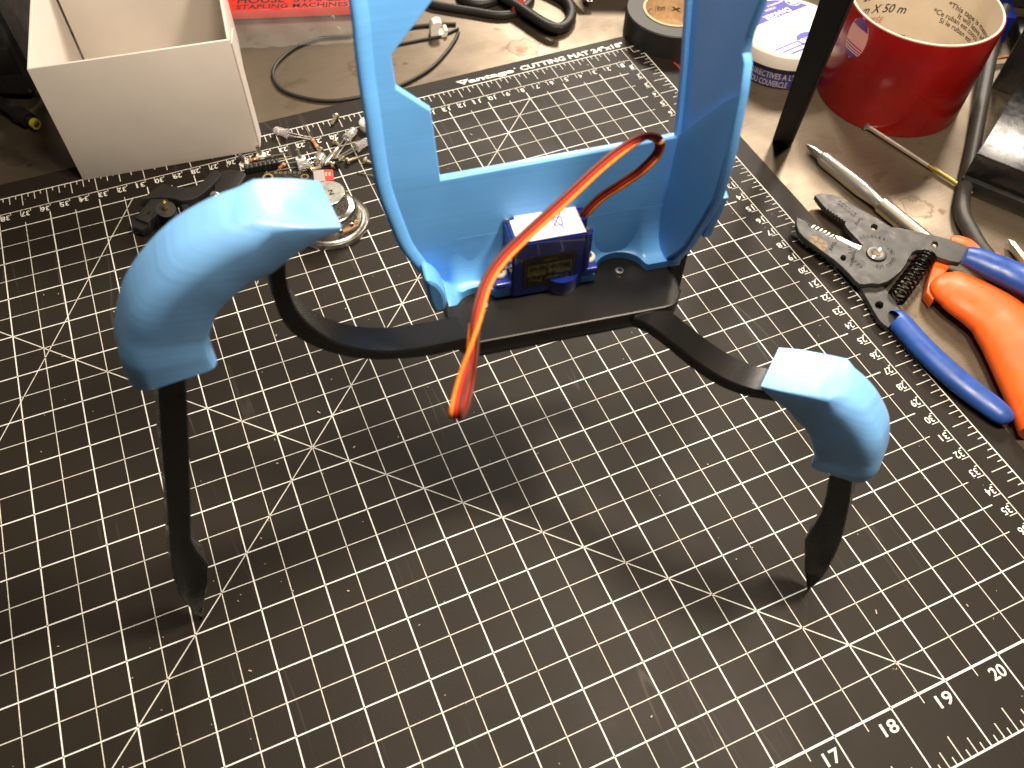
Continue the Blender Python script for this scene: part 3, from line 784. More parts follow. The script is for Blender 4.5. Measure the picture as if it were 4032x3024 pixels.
text_bm(bm, 'SG90', Sf(14.2, 15.4, 0.26), Sf(9.8, 15.4, 0.26), 0.0011, 0, 0.02, up=up_)
flat_obj('label_text', bm, M_goldink, servo)

# --- servo lead: three bonded wires looping over the servo and hanging in front of the plate
path = [(1254, 474, .2535), (1272, 452, .250), (1302, 424, .246), (1342, 398, .242), (1388, 366, .239), (1420, 332, .237), (1424, 305, .2335), (1400, 294, .229), (1360, 312, .223), (1300, 358, .215), (1220, 432, .206),
        (1140, 505, .1985), (1085, 560, .193), (1052, 610, .189), (1034, 665, .1865), (1022, 725, .185), (1008, 790, .1835), (992, 850, .182), (984, 890, .181), (986, 902, .184), (1000, 880, .190), (1012, 830, .193), (1020, 770, .194), (1026, 700, .1965)]
cp = catmull([VD(*p) for p in path], 6)
NP = len(cp)
# ribbon side vector: across the ribbon, set from the picture and slowly twisting
def side_at(i):
    f = i/(NP-1)
    keys = [(0.0, Vector((0.75, -0.45, -0.3))), (0.20, Vector((0.55, -0.5, -0.55))), (0.30, Vector((0.3, 0.35, -0.75))), (0.38, Vector((0.62, -0.2, -0.62))), (0.55, Vector((0.7, -0.35, -0.55))), (0.615, Vector((0.6, -0.6, -0.1))), (0.66, Vector((0.0, -0.6, 0.8))), (0.71, Vector((-0.8, 0.1, 0.4))), (0.78, Vector((-0.85, 0.3, 0.1))), (1.0, Vector((-0.85, 0.3, 0.1)))]
    for (f0, v0), (f1, v1) in zip(keys, keys[1:]):
        if f <= f1: return v0.lerp(v1, (f-f0)/(f1-f0))
    return keys[-1][1]
wr = 0.00053
for k, m in ((-1, M_wb), (0, M_wr), (1, M_wo)):
    pts = []
    for i, p in enumerate(cp):
        t = (cp[min(i+1, NP-1)]-cp[max(i-1, 0)]).normalized(); s_ = side_at(i); s_ = (s_-t*s_.dot(t)).normalized()
        pts.append(p+s_*k*wr*1.85)
    tube('wire', pts, wr, m, servo, 10)

# ------------------------------------------------------------------ white carton at the back left
bx0 = Vector((.2226, .4056, 0)); bu = Vector((95.9, -11.2, 0)).normalized(); bv = Vector((11.2, 95.9, 0)).normalized()
carton = thing('carton', bx0+bu*.048+bv*.056, 'open white card carton standing on the mat edge', 'box')
BW, BD, BH, BT = .0966, .114, .0695, .0014
def Cp(x, y, z): return bx0+bu*x+bv*y+Z_*z
box('front_panel', Cp(BW/2, BT/2, BH/2), BW, BT, BH, M_white, carton, bu, bv, Z_, .0003)
box('side_panel', Cp(BT/2, BD/2, BH/2+.0004), BT, BD-2*BT, BH-.0008, M_white, carton, bu, bv, Z_, .0003)
box('side_panel', Cp(BW-BT/2, BD/2, BH/2+.0004), BT, BD-2*BT, BH-.0008, M_white, carton, bu, bv, Z_, .0003)
box('back_panel', Cp(BW/2+.0008, BD-BT, BH/2-.0004), BW-.004, BT, BH-.002, M_white, carton, bu, bv, Z_, .0003)
box('bottom_panel', Cp(BW/2, BD/2, .0006), BW-2*BT-.0004, BD-2*BT-.0004, .0008, M_white, carton, bu, bv, Z_)
# slightly sprung glued seam flap outside the right wall
bm = bmesh.new()
q = [Cp(BW+.0002, .0006, .002), Cp(BW+.0002, .0006, BH-.002), Cp(BW+.0022, .012, BH-.001), Cp(BW+.0018, .012, .002)]
f = [bm.verts.new(p) for p in q]; g = [bm.verts.new(p+bu*.0006) for p in q]
bm.faces.new(f); bm.faces.new(g[::-1])
for k in range(4): bm.faces.new((f[k], f[(k+1) % 4], g[(k+1) % 4], g[k]))
mesh_obj('seam_flap', bm, M_white, carton, smooth=False)

# ------------------------------------------------------------------ mains adapter with barrel plug, far left
ad = thing('power_adapter', (.175, .535, TZ), 'bulky black power adapter left of the white carton', 'adapter')
e0 = V(94, 222, TZ)
au = Vector((-.9165, .40, 0)).normalized(); av = Vector((.40, .9165, 0)).normalized()
bm = bmesh.new(); box_bm(bm, e0+au*.045+av*.052+Z_*.031, .09, .104, .060, au, av, Z_)
for v_ in bm.verts:
    if v_.co.z > .03:
        c_ = e0+au*.045+av*.052; v_.co.x = c_.x+(v_.co.x-c_.x)*.90; v_.co.y = c_.y+(v_.co.y-c_.y)*.92
bmesh.ops.bevel(bm, geom=bm.edges[:], offset=.005, segments=3, affect='EDGES')
mesh_obj('adapter_body', bm, M_blackm, ad)
for k in range(8):
    box('grip_rib', e0+au*.032+av*(.0006+.00022*k)+Z_*(.012+.0030*k), .022, .0016, .0013, M_blackm, ad, au, av, Z_, .0003)
box('side_panel', e0+au*.012+av*.0022+Z_*.024, .012, .002, .022, M_blackp, ad, au, av, Z_, .0006)
pt_ = V(80, 270, TZ+.0045); pb = V(38, 244, TZ+.006); pd = (pt_-pb).normalized()
plug = tube('plug_sleeve', [pb-pd*.016, pb-pd*.004, pb, pb+pd*.010], [.0032, .0036, .0046, .0044], M_rubber, ad, 18)
lathe('plug_ring', [(.0018, 0), (.0030, 0), (.0030, -.003), (.0018, -.003), (.0018, 0)], M_yellow, ad, pt_, pd, 24)
lathe('plug_barrel', [(.0011, -.0005), (.0018, -.0005), (.0027, -.003), (.0027, -.013), (0, -.013)], M_blackp, ad, pt_, pd, 24)
lathe('plug_bore', [(0, -.0020), (.0011, -.0020), (.0011, -.0004)], M_brass, ad, pt_, pd, 16)
tube('cord', catmull([pb-pd*.014, pb-pd*.03+Vector((-.01, .004, 0)), V(-30, 225, TZ+.003), V(-120, 180, TZ+.003)], 6), .0022, M_rubber, ad)

# ------------------------------------------------------------------ red staple box in a clear bag
rb = thing('staple_box', V(640, -12, TZ), 'red staple box with black lettering inside a clear bag', 'box')
ru = (V(770, 14, .004)-V(500, 25, .004)).normalized(); rv = Vector((-ru.y, ru.x, 0))
ro = V(500, 25, .004); ro.z = 0
box('box_body', ro+ru*.055+rv*.032+Z_*.0007, .13, .062, .0066, M_redbox, rb, ru, rv, Z_, .0006)
box('box_base_edge', ro+ru*.055+rv*.031+Z_*(-.0025), .1305, .0605, .0006, M_blackp, rb, ru, rv, Z_)
bm = bmesh.new(); zz = .0041
def Rt(x, y): p = V(x, y, zz); return p
text_bm(bm, 'STAPLING MACHINES', Rt(509, 20), Rt(752, 12), .0052, .00006, .03)
text_bm(bm, 'HOUSE  STAPLES', Rt(512, 7.5), Rt(752, 0), .0078, .00006, .03)
flat_obj('box_lettering', bm, M_blackink, rb)
bag = bmesh.new()
def bag_sheet(rows):
    prev = None
    for r_ in rows:
        c = [bag.verts.new(p) for p in r_]
        if prev:
            for k in range(len(c)-1): bag.faces.new((prev[k], prev[k+1], c[k+1], c[k]))
        prev = c
rows = []
random.seed(3)
for j in range(9):
    f = j/8; row = []
    for i in range(22):
        x = -.004+.092*i/21; y = -.034+.034*f
        h = TZ+.0018+.0058*f+.0026*math.sin(i*1.1+j*.8)*math.sin(math.pi*f)+random.uniform(-.0007, .0007)
        row.append(ro+ru*x+rv*y+Z_*max(h, TZ+.0006))
    rows.append(row)
bag_sheet(rows)
o = mesh_obj('clear_bag', bag, M_film, rb, auto=180)

# ------------------------------------------------------------------ cables and clip at the back
def cable(name, px, r, m, label, z=TZ, cat='cable', group=None, n=8):
    pts = catmull([V(p[0], p[1], z+r+(p[2] if len(p) > 2 else 0)) for p in px], n)
    o = tube(name, pts, r, m, None, 12); return tag(o, label, cat, group)
cable('wire', [(985, 52), (955, 52), (915, 55), (860, 62), (800, 72), (745, 78), (690, 83), (640, 102), (600, 135), (590, 165), (612, 195), (660, 212), (715, 218), (775, 210), (832, 196), (880, 178), (930, 148), (965, 112), (984, 84), (990, 70)], .00115, M_rubber, 'thin black wire curled in a wide loop on the bench')
cable('wire', [(800, 108), (860, 96), (910, 86), (950, 78), (990, 62)], .0009, M_rubber, 'short thin black wire passing under the white cable clip')
cable('bench_cable', [(890, -10), (930, 8), (975, 17), (1020, 24), (1070, 32), (1105, 30), (1130, 18), (1146, 0), (1150, -30)], .0027, M_rubber, 'thick black cord bending round below the black coil')
cable('bench_cable', [(1040, -40), (1075, -14), (1105, 6), (1140, 28), (1175, 50), (1206, 62), (1228, 48), (1234, 24), (1222, 2), (1195, -14), (1160, -30)], .0036, M_rubber, 'heavy doubled black cord bent into a narrow loop')
cable('bench_cable', [(1055, -30), (1090, -4), (1120, 14), (1152, 36), (1185, 56), (1210, 60)], .0030, M_rubber, 'heavy black cord lying along inside of the narrow loop', z=TZ+.0045)
cable('bench_cable', [(985, -60), (995, -10), (1015, 6), (1045, 8), (1075, -4), (1088, -40)], .0030, M_rubber, 'black cord coil dipping in from beyond the bench cables')
rp = V(1112, 6, TZ)
red_lug = thing('red_connector', rp, 'small red ribbed connector lying inside the cord loop', 'connector')
rd_ = (V(1125, 26, TZ)-V(1108, -20, TZ)).normalized()
c0 = V(1121, 20, TZ+.005)
for k in range(7):
    lathe('connector_rib', [(0, 0), (.0046, 0), (.005, .0006), (.0046, .0012), (0, .0012)], M_wr, red_lug, c0-rd_*.0016*k, rd_, 20)
lathe('connector_barrel', [(0, 0), (.0044, 0), (.0044, -.014), (0, -.014)], M_wr, red_lug, c0+rd_*.001, rd_, 20)
# white cable clip
cl = thing('cable_clip', V(945, 80, TZ), 'small white plastic cable clip on the bench', 'clip')
cu_ = (V(962, 80, TZ)-V(930, 84, TZ)).normalized(); cv_ = Vector((-cu_.y, cu_.x, 0)); cO = V(931, 84, TZ)
prof = [(0, 0), (.0105, 0), (.0115, .0016), (.0115, .0048), (.0095, .0048), (.0090, .0024), (.0062, .0020), (.0052, .0040), (.0062, .0062), (.0080, .0078), (.0078, .0102), (.0055, .0112), (.0022, .0104), (.0004, .0078)]
frame_slab('clip_body', prof, [], cO, cu_, Z_, (-.007, 0.0), M_whitepl, cl, .0003)

# ------------------------------------------------------------------ black tape roll, back right
tc = V(1460, 6, .0205); tc.z = TZ
bt = thing('black_tape_roll', tc, 'black electrical tape roll with tan core beyond the mat corner', 'tape roll')
RT = .0315
lathe('tape_winding', [(.0205, 0), (RT-.0006, 0), (RT, .0006), (RT, .0184), (RT-.0008, .0190), (.0205, .0190)], M_rubber, bt, tc, Z_, 56)
lathe('tape_core', [(.0206, 0), (.0206, .0196), (.0190, .0196), (.0190, .0009), (.0001, .0009), (.0001, 0)], M_kraft, bt, tc, Z_, 48)
bm = bmesh.new()
for k, t in enumerate(('PVC', '19mm', 'x', '20m')):
    cyl_text_bm(bm, t, (tc.x, tc.y), .01885, 130-k*34, 130-k*34-22, tc.z+.007, .0045, True, .01)
flat_obj('core_print', bm, M_blackink, bt)

# ------------------------------------------------------------------ flux tin
fc = Vector((.652, .361, TZ))
tin = thing('flux_tin', fc, 'round tin of soldering flux with white printed lid and navy body', 'tin')
lathe('tin_body', [(0, 0), (.0305, 0), (.0315, .0008), (.0318, .0155), (0, .0155)], M_navy, tin, fc, Z_, 64)
lz = .0245
lathe('lid', [(.0332, .0148), (.0340, .0152), (.0344, .0200), (.0340, .0232), (.0328, .0244), (.0312, lz), (.0300, lz-.0003), (0, lz-.0003)], M_whitepl, tin, fc, Z_, 72)
ztop = fc.z+lz-.0003+.00008
tx = crop(2880, 0, .2712)
bm = bmesh.new()
cuts = lambda x, y: tx(x, y, ztop)
d_ = (cuts(830, 140)-cuts(450, 290)).normalized(); pn = Vector((-d_.y, d_.x, 0))
p1 = cuts(470, 330); cenxy = Vector((fc.x, fc.y, 0))
rr = .0300; dist = (Vector((p1.x, p1.y, 0))-cenxy).dot(pn)
half = math.sqrt(max(rr*rr-dist*dist, 0)); a0 = math.atan2(dist, -half); a1 = math.atan2(dist, half)
seg = []
for k in range(33):
    a = a1+(a0-a1)*k/32; seg.append(bm.verts.new(cenxy+d_*rr*math.cos(a)+pn*rr*math.sin(a)+Z_*ztop))
bm.faces.new(seg)
for (s_, e_), hgt in ((((600, 745), (960, 590)), .0011), (((715, 775), (1060, 635)), .0012), (((830, 800), (1110, 690)), .0015), (((980, 812), (1130, 745)), .0017)):
    p, q = cuts(*s_), cuts(*e_); q = p+d_*(q-p).length*1.0
    strip(bm, p, q+d_*.02*0, hgt, ztop)
lc = cuts(1130, 560)
lg = [(lc+d_*.0085*math.cos(i*math.pi/20)+pn*.0072*math.sin(i*math.pi/20)) for i in range(40)]
bm.faces.new([bm.verts.new(p) for p in lg])
rc = cuts(1330, 470)
flat_obj('lid_print', bm, M_blueink, tin)
bm = bmesh.new()
strip(bm, cuts(520, 712), cuts(520, 712)+d_*.022, .0003, ztop); strip(bm, cuts(430, 390), cuts(430, 390)+d_*.046, .0002, ztop); 
def lid_text(t, s_, e_, h, m_bm, bold=.01):
    p = cuts(*s_); q = cuts(*e_); L = (q-p).length; q = p-d_*L
    text_bm(m_bm, t, p, q, h, .00002, bold)
lid_text('ACID PASTE FLUX', (1215, 262), (620, 510), .0026, bm)
lid_text('SP 30', (975, 310), (770, 395), .0024, bm)
lid_text('FLUX ACIDE EN PATE', (1080, 228), (585, 425), .0013, bm)
flat_obj('lid_print', bm, M_greyink, tin)
bm = bmesh.new()
lid_text('DANGER', (810, 105), (440, 245), .0046, bm, .03)
lid_text('POISON', (620, 95), (480, 150), .002, bm, .02); lid_text('EXTREMELY', (720, 5), (500, 85), .0018, bm, .02)
hexc = cuts(890, 20); out_ = [hexc+d_*.0052*math.cos(math.pi/8+i*math.pi/4)+pn*.0052*math.sin(math.pi/8+i*math.pi/4)+Z_*.00003 for i in range(8)]
inn = [hexc+(p-hexc)*.86+Z_*.0 for p in out_]
for k in range(8): bm.faces.new([bm.verts.new(p) for p in (out_[k], out_[(k+1) % 8], inn[(k+1) % 8], inn[k])])
sk = [hexc+d_*.0022*math.cos(i*.39)+pn*.0025*math.sin(i*.39)+pn*-.0006+Z_*.00003 for i in range(16)]
bm.faces.new([bm.verts.new(p) for p in sk])
for sx in (-1, 1):
    p = hexc-d_*.0034*sx-pn*.0018+Z_*.0; strip(bm, p, hexc+d_*.0034*sx+pn*.0026, .0008, ztop+.00003)
flat_obj('danger_print', bm, M_whitepl, tin)
bm = bmesh.new(); text_bm(bm, 'MASTER', lc-d_*-.0078-pn*-.0022, lc-d_*.0078-pn*-.0022, .0040, .00005, .03)
flat_obj('lid_print', bm, M_whitepl, tin)
bm = bmesh.new()
cyl_text_bm(bm, "DIRECTIVES A L'INTERIEUR", (fc.x, fc.y), .03195, 198, 282, fc.z+.0070, .0040, False, .015)
cyl_text_bm(bm, 'DU COUVERCLE', (fc.x, fc.y), .0319, 202, 244, fc.z+.0016, .0040, False, .015)
flat_obj('side_print', bm, mat('pale_violet_print', (0.42, 0.38, 0.46), 0.5), tin)

# ------------------------------------------------------------------ red sheathing tape roll
rc = Vector((.697, .306, TZ))
rt = thing('red_tape_roll', rc, 'tall nearly empty roll of glossy red tape', 'tape roll')
RO, RI_, RHt = .0440, .0418, .0600
bm = bmesh.new()
prof = [(RI_+.0012, .0004), (RO-.0005, 0), (RO, .0006), (RO, .030), (RO, RHt-.0006), (RO-.0004, RHt), (RI_+.0012, RHt-.0002)]
lathe('tape_winding', prof, M_red, rt, rc, Z_, 96)
lathe('tape_core', [(RI_, 0), (RI_+.0012, 0), (RI_+.0012, RHt+.0004), (RI_, RHt+.0004), (RI_, 0)], M_core, rt, rc, Z_, 96)
bm = bmesh.new(); ri = RI_-.00008
Lt = [('60 mm X 50 m', 112, 52, 29.5, .0058, .15), ('280 mm', 96, 66, 39, .0058, .15), ("*This tape is meant for you", 22, -52, 41.5, .0032, 0), ("It will leave adhesive", 10, -42, 37.8, .0032, 0), ("*Ce ruban est con\u00e7u pour vous", 31, -45, 34.4, .0032, 0), ("Si le ruban est enlev\u00e9,", 23, -32, 30.4, .0032, 0), ('mm x m', 66, 44, 13, .0045, .15)]
for t, a0, a1, z, h, sh in Lt:
    cyl_text_bm(bm, t, (rc.x, rc.y), ri, a0, a1, rc.z+z/1000, h, True, .012, sh)
flat_obj('core_print', bm, M_blackink, rt)
bm = bmesh.new()
cyl_text_bm(bm, 'ENTR\u00c9E', (rc.x, rc.y), ri, 92, 68, rc.z+.0225, .004, True, .0, .15)
flat_obj('core_print', bm, M_redink, rt)
# oval paper label on the winding
def cyl_patch(name, c, r, ac, zc, ha, hz, m, parent, n=28, z0=-1, z1=1):
    bm = bmesh.new(); ctr = []
    rings = []
    for j in range(7):
        f = z0+(z1-z0)*j/6; wdt = math.sqrt(max(1-f*f, 0.0))
        rings.append([bm.verts.new((c.x+r*math.cos(math.radians(ac+ha*wdt*(2*i/12-1))), c.y+r*math.sin(math.radians(ac+ha*wdt*(2*i/12-1))), zc+hz*f)) for i in range(13)])
    for a, b in zip(rings, rings[1:]):
        for k in range(12): bm.faces.new((a[k], a[k+1], b[k+1], b[k]))
    return flat_obj(name, bm, m, parent)
cyl_patch('paper_label', rc, RO+.00012, 179, rc.z+.0478, 10.5, .0125, mat('pink_label_paper', (0.72, 0.34, 0.32), 0.45), rt)
cyl_patch('label_print', rc, RO+.00020, 179, rc.z+.0478, 9.8, .0119, mat('purple_label_print', (0.12, 0.03, 0.22), 0.45), rt, z0=.52, z1=.98)
cyl_patch('label_print', rc, RO+.00020, 179, rc.z+.0478, 9.8, .0119, mat('crimson_label_print', (0.42, 0.02, 0.12), 0.45), rt, z0=-.78, z1=-.34)
cyl_patch('label_print', rc, RO+.00024, 179, rc.z+.0478, 9.8, .0119, bpy.data.materials['purple_label_print'], rt, z0=-.97, z1=-.70)
for zz_ in (-.45, -.58, -.70): cyl_patch('label_print', rc, RO+.00028, 179, rc.z+.0478, 10.1, .0121, M_whitepl, rt, z0=zz_, z1=zz_+.035)

# ------------------------------------------------------------------ needle, scriber, right-hand cable, boxes
nl = thing('long_nail', V(1985, 345, TZ), 'long thin steel nail with a yellowed shank in front of the red tape', 'nail')
na = V(1873, 272, TZ+.0026); nb_ = V(2100, 418, TZ+.0020); ndir = (nb_-na).normalized(); nm = na+ndir*(nb_-na).length*.60
lathe('nail_head', [(0, -.0007), (.0026, -.0006), (.0029, 0), (.0020, .0008), (.0012, .0018)], M_dchrome, nl, na, ndir, 20)
tube('nail_shank', [na, na+ndir*.01, nm], .00125, M_steel, nl, 12)
tube('yellowed_shank', [nm, nm+ndir*.002, nb_], [.00128, .00132, .00125], mat('yellow_zinc', (0.62, 0.50, 0.16), 0.3, 1.0), nl, 12)
sc = thing('scriber', V(1850, 400, TZ), 'silver pin vice scriber with knurled collar beside the mat', 'scriber')
sa = V(1742, 312, TZ+.0035); sb = V(2030, 545, TZ+.0048); sd = (sb-sa).normalized(); SL = (sb-sa).length
px_on = lambda x, y: (V(x, y, TZ+.005)-sa).dot(sd)
k1 = px_on(1780, 335); k2 = px_on(1898, 448)
lathe('jaw_tip', [(.0004, 0), (.0013, .002), (.0024, .006), (.0030, k1-.001)], M_dchrome, sc, sa, sd, 24)
lathe('barrel', [(.0030, k1-.001), (.0042, k1+.0012), (.0045, k1+.004), (.0045, k2-.016), (.0040, k2-.012), (.0033, k2-.003), (.0040, k2-.001)], M_steel, sc, sa, sd, 32)
# knurled collar: real ridges on two helices
bm = bmesh.new(); rings = []
nz = 90; nt = 48; KL = SL-k2
for j in range(nz+1):
    z = k2-.001+KL*j/nz; ring = []
    for i in range(nt):
        a = 2*math.pi*i/nt; r = .0044+.00016*math.sin(24*a+z*5200)*1.0
        ring.append(Vector((r*math.cos(a), r*math.sin(a), z)))
    rings.append(ring)
Mq = Matrix.Translation(sa) @ sd.to_track_quat('Z', 'Y').to_matrix().to_4x4()
vv = [[bm.verts.new(Mq @ p) for p in r_] for r_ in rings]
for a, b in zip(vv, vv[1:]):
    for k in range(nt): bm.faces.new((a[k], a[(k+1) % nt], b[(k+1) % nt], b[k]))
bm.faces.new(vv[0]); bm.faces.new(vv[-1][::-1])
mesh_obj('knurled_collar', bm, mat('pale_steel', (0.78, 0.72, 0.6), 0.33, 1.0), sc, auto=60)

cable('bench_cable', [(2170, 20, .012), (2152, 60, .010), (2140, 120, .007), (2125, 200, .003), (2108, 290), (2096, 350), (2084, 405), (2078, 440), (2082, 470), (2100, 505), (2118, 535), (2150, 575)], .0042, M_cable, 'thick grey cable running past the red tape roll')
bb = thing('black_box', V(2180, 350, TZ), 'low glossy black box right of the grey cable', 'box')
bc = Vector((.6735, .2115, 0)); p2_ = V(2165, 268, .021); p3_ = V(2212, 372, .021)
q1 = V(2110, 331, .021); bc = Vector((q1.x, q1.y, 0))
xu = (Vector((p3_.x, p3_.y, 0))-bc).normalized(); xv = (Vector((p2_.x, p2_.y, 0))-bc).normalized()
xv = Vector((-xu.y, xu.x, 0)) if Vector((-xu.y, xu.x, 0)).dot(xv) > 0 else Vector((xu.y, -xu.x, 0))
M_gloss = vary(mat('glossy_black_sheet', (0.012, 0.012, 0.012), 0.22), (0.012, 0.012, 0.012), 0.3, 60, (0.15, 0.35))
box('box_lid', bc+xu*.05+xv*.04+Z_*.0135, .10, .08, .015, M_gloss, bb, xu, xv, Z_, .0008)
box('box_base', bc+xu*.052+xv*.04+Z_*.0015, .104, .086, .009, M_blackp, bb, xu, xv, Z_, .0008)
d2 = thing('black_device', V(2208, 190, TZ), 'tall black device edge standing behind the glossy box', 'device')
box('device_body', V(2225, 235, TZ)+Vector((.03, .02, .03)), .05, .06, .06, M_blackp, d2, xu, xv, Z_, .002)
d3 = thing('black_case', V(2205, 60, TZ), 'dark black case behind the red tape roll', 'case')
box('case_body', Vector((.83, .40, TZ+.03)), .12, .06, .06, M_blackm, d3, Vector((.8, -.6, 0)), Vector((.6, .8, 0)), Z_, .003)
box('case_foot', V(2215, 120, TZ)+Vector((.02, .0, .006)), .05, .03, .012, M_gloss, d3, Vector((.8, -.6, 0)), Vector((.6, .8, 0)), Z_, .002)
bs = thing('blue_servo', V(2140, 80, TZ), 'small dark blue servo behind the red tape roll', 'servo')
sc0 = V(2140, 100, TZ)+Vector((.012, .012, .009))
box('servo_case', sc0, .022, .012, .018, M_servo, bs, Vector((.6, .8, 0)), Vector((-.8, .6, 0)), Z_, .0006)
for k, m in ((0, M_wb), (1, M_wr), (2, M_wo)):
    tube('wire', catmull([V(2118, 112-k, TZ+.004+.0012*k), V(2130, 122, TZ+.003+.0012*k), V(2150, 127, TZ+.003+.0012*k), V(2180, 124-k, TZ+.003+.0012*k), V(2240, 124-k, TZ+.003+.0012*k)], 6), .00065, m, bs, 8)
br = thing('brass_tip', V(2200, 540, TZ), 'pointed brass tip lying in front of the glossy black box', 'tip')
ba_ = V(2178, 517, TZ+.0035); bd_ = (V(2222, 575, TZ+.0035)-ba_).normalized()
lathe('tip_cone', [(.0004, 0), (.0022, .004), (.0026, .006), (.0026, .035), (0, .035)], M_brassy, br, ba_, bd_, 8, auto=20)
nn_ = thing('grey_device', V(1860, 5, TZ), 'dark device with cream trim behind the flux tin', 'device')
box('device_body', V(1840, -20, TZ)+Vector((.01, .01, .018)), .05, .02, .036, M_blackp, nn_, Vector((.75, -.66, 0)), Vector((.66, .75, 0)), Z_, .001)
pk = thing('silver_connector', V(1290, -8, TZ), 'bright metal connector claws beyond the black cord loop', 'connector')
for sx in (-1, 1):
    tube('claw', [V(1250+sx*18, -25, TZ+.006), V(1265+sx*8, -8, TZ+.008), V(1276+sx*3, 4, TZ+.006)], [.003, .0022, .0005], M_chrome, pk, 8)
box('connector_body', V(1330, -24, TZ)+Z_*.012, .05, .02, .024, M_blackm, pk, Vector((.92, -.38, 0)), Vector((.38, .92, 0)), Z_, .001)

# ------------------------------------------------------------------ wire strippers
M_tool = vary(mat('blackened_tool_steel', (0.050, 0.049, 0.048), 0.45, 0.3), (0.050, 0.049, 0.048), 0.25, 90, (0.34, 0.52), 0.2, 2500)
M_stamp = mat('stamped_letters', (0.006, 0.006, 0.006), 0.6, spec=0.2)
M_worn = vary(mat('worn_bare_steel', (0.66, 0.61, 0.52), 0.35, 0.35), (0.66, 0.61, 0.52), 0.3, 300)
M_rusty = vary(mat('tarnished_steel', (0.14, 0.10, 0.06), 0.5, 0.5), (0.14, 0.10, 0.06), 0.5, 500)
ws_ = thing('wire_strippers', V(1890, 545, TZ), 'open black wire strippers with blue grips and coil spring', 'wire strippers')
tp_ = crop(3050, 700, .4439)
ZB = .0012; ZF = .0044; ZT = .0076
def tpz(z): return lambda x, y: tp_(x, y, z)
f2 = tpz(ZT); f1 = tpz(ZF)
def smooth_loop(pts, n=4): return [(p.x, p.y) for p in catmull([Vector((q[0], q[1], 0)) for q in pts], n, True)]
# back blade: upper jaw and lower arm
teeth = []
t0 = (462, 290); t1 = (615, 395)
for k in range(7):
    fx = t0[0]+(t1[0]-t0[0])*k/6; fy = t0[1]+(t1[1]-t0[1])*k/6
    teeth += [(fx, fy), (fx+3, fy-13), (fx+17, fy-9)]
backp = [(360, 152), (385, 142), (430, 137), (490, 143), (540, 152), (590, 178), (640, 207), (780, 288), (900, 352), (1040, 440), (1080, 560), (1120, 760), (1040, 900), (960, 930), (965, 965), (1010, 1015), (1050, 1065), (1085, 1120), (1130, 1200), (1150, 1230),
         (1010, 1325), (970, 1300), (930, 1262), (880, 1180), (830, 1090), (790, 1020), (755, 955), (740, 880), (760, 780), (770, 700), (800, 625), (760, 575), (700, 510), (655, 462), (632, 430), (622, 402)]+teeth[::-1]+[(455, 268), (430, 245), (400, 208), (378, 180)]
hole1 = [tp_(885+30*math.cos(i*.524), 437+28*math.sin(i*.524), ZF) for i in range(12)]
hole2 = [tp_(930+38*math.cos(i*.524), 1128+34*math.sin(i*.524), ZF) for i in range(12)]
slab('blade', [f1(*p) for p in backp], ZB, ZF, M_tool, ws_, [hole1, hole2], .00025)
# front blade: lower jaw, round joint, upper arm
fteeth = []
for k in range(7):
    fx = 545-(545-318)*k/6; fy = 528-(528-420)*k/6
    fteeth += [(fx, fy), (fx-3, fy+14), (fx-17, fy+8)]
frontp = [(192, 362), (205, 352), (235, 366), (262, 378), (280, 388), (296, 405)]+fteeth[::-1]+[(560, 540), (640, 580), (715, 618), (750, 640), (770, 612), (800, 572), (850, 522), (900, 484), (950, 455), (1000, 440), (1050, 436), (1110, 444), (1180, 458), (1260, 476), (1340, 495), (1480, 525), (1600, 560), (1680, 590), (1745, 625),
          (1645, 752), (1560, 737), (1480, 712), (1430, 690), (1370, 660), (1310, 640), (1260, 640), (1225, 660), (1195, 705), (1165, 770), (1120, 830), (1060, 880), (1000, 920), (930, 942), (860, 935), (800, 945), (750, 938), (715, 910), (670, 860), (600, 788), (520, 720), (430, 656), (340, 590), (262, 530), (217, 480), (194, 420)]
h3 = [tp_(610+25*math.cos(i*.524), 710+25*math.sin(i*.524), ZT) for i in range(12)]
h4 = [tp_(1422+31*math.cos(i*.524), 592+29*math.sin(i*.524), ZT) for i in range(12)]
slab('blade', [f2(*p) for p in frontp], ZF+.0001, ZT, M_tool, ws_, [h3, h4], .00025)
# bare steel showing along the lower jaw's cutting edge, rusty patch
slab('worn_edge', [f2(*p) for p in [(540, 512), (600, 530), (690, 575), (772, 605), (752, 640), (640, 585), (560, 545)]], ZF+.0004, ZT+.00006, M_worn, ws_, (), .00002)
slab('tarnish_patch', [f2(*p) for p in [(300, 515), (380, 520), (450, 560), (478, 600), (462, 640), (430, 655), (380, 618), (330, 572)]], ZT, ZT+.00006, M_rusty, ws_, (), .00002)
for k in range(7):
    fx = 328+(545-328)*k/6.6; fy = 418+(528-418)*k/6.6
    slab('tooth_bevel', [f2(fx, fy), f2(fx+34, fy-22), f2(fx+46, fy-14), f2(fx+13, fy+8)], ZF-.0006, ZT-.0016, M_worn, ws_, (), .00005)
pc = f2(900, 680)
lathe('pivot_screw', [(.0013, .0008), (.0020, .0010), (.0048, .0008), (.0052, .0003), (.0052, -.0005)], mat('dark_pivot_steel', (0.05, 0.047, 0.042), 0.32, 0.8), ws_, Vector((pc.x, pc.y, ZT)), Z_, 36)
lathe('pivot_core', [(0, .0011), (.0021, .0012), (.0022, .0008)], M_rusty, ws_, Vector((pc.x, pc.y, ZT)), Z_, 24)
sdv = (f2(965, 600)-f2(840, 750)).normalized()
box('pivot_slot', Vector((pc.x, pc.y, ZT+.0008)), .0096, .0011, .0006, M_dchrome, ws_, sdv, Vector((-sdv.y, sdv.x, 0)), Z_)
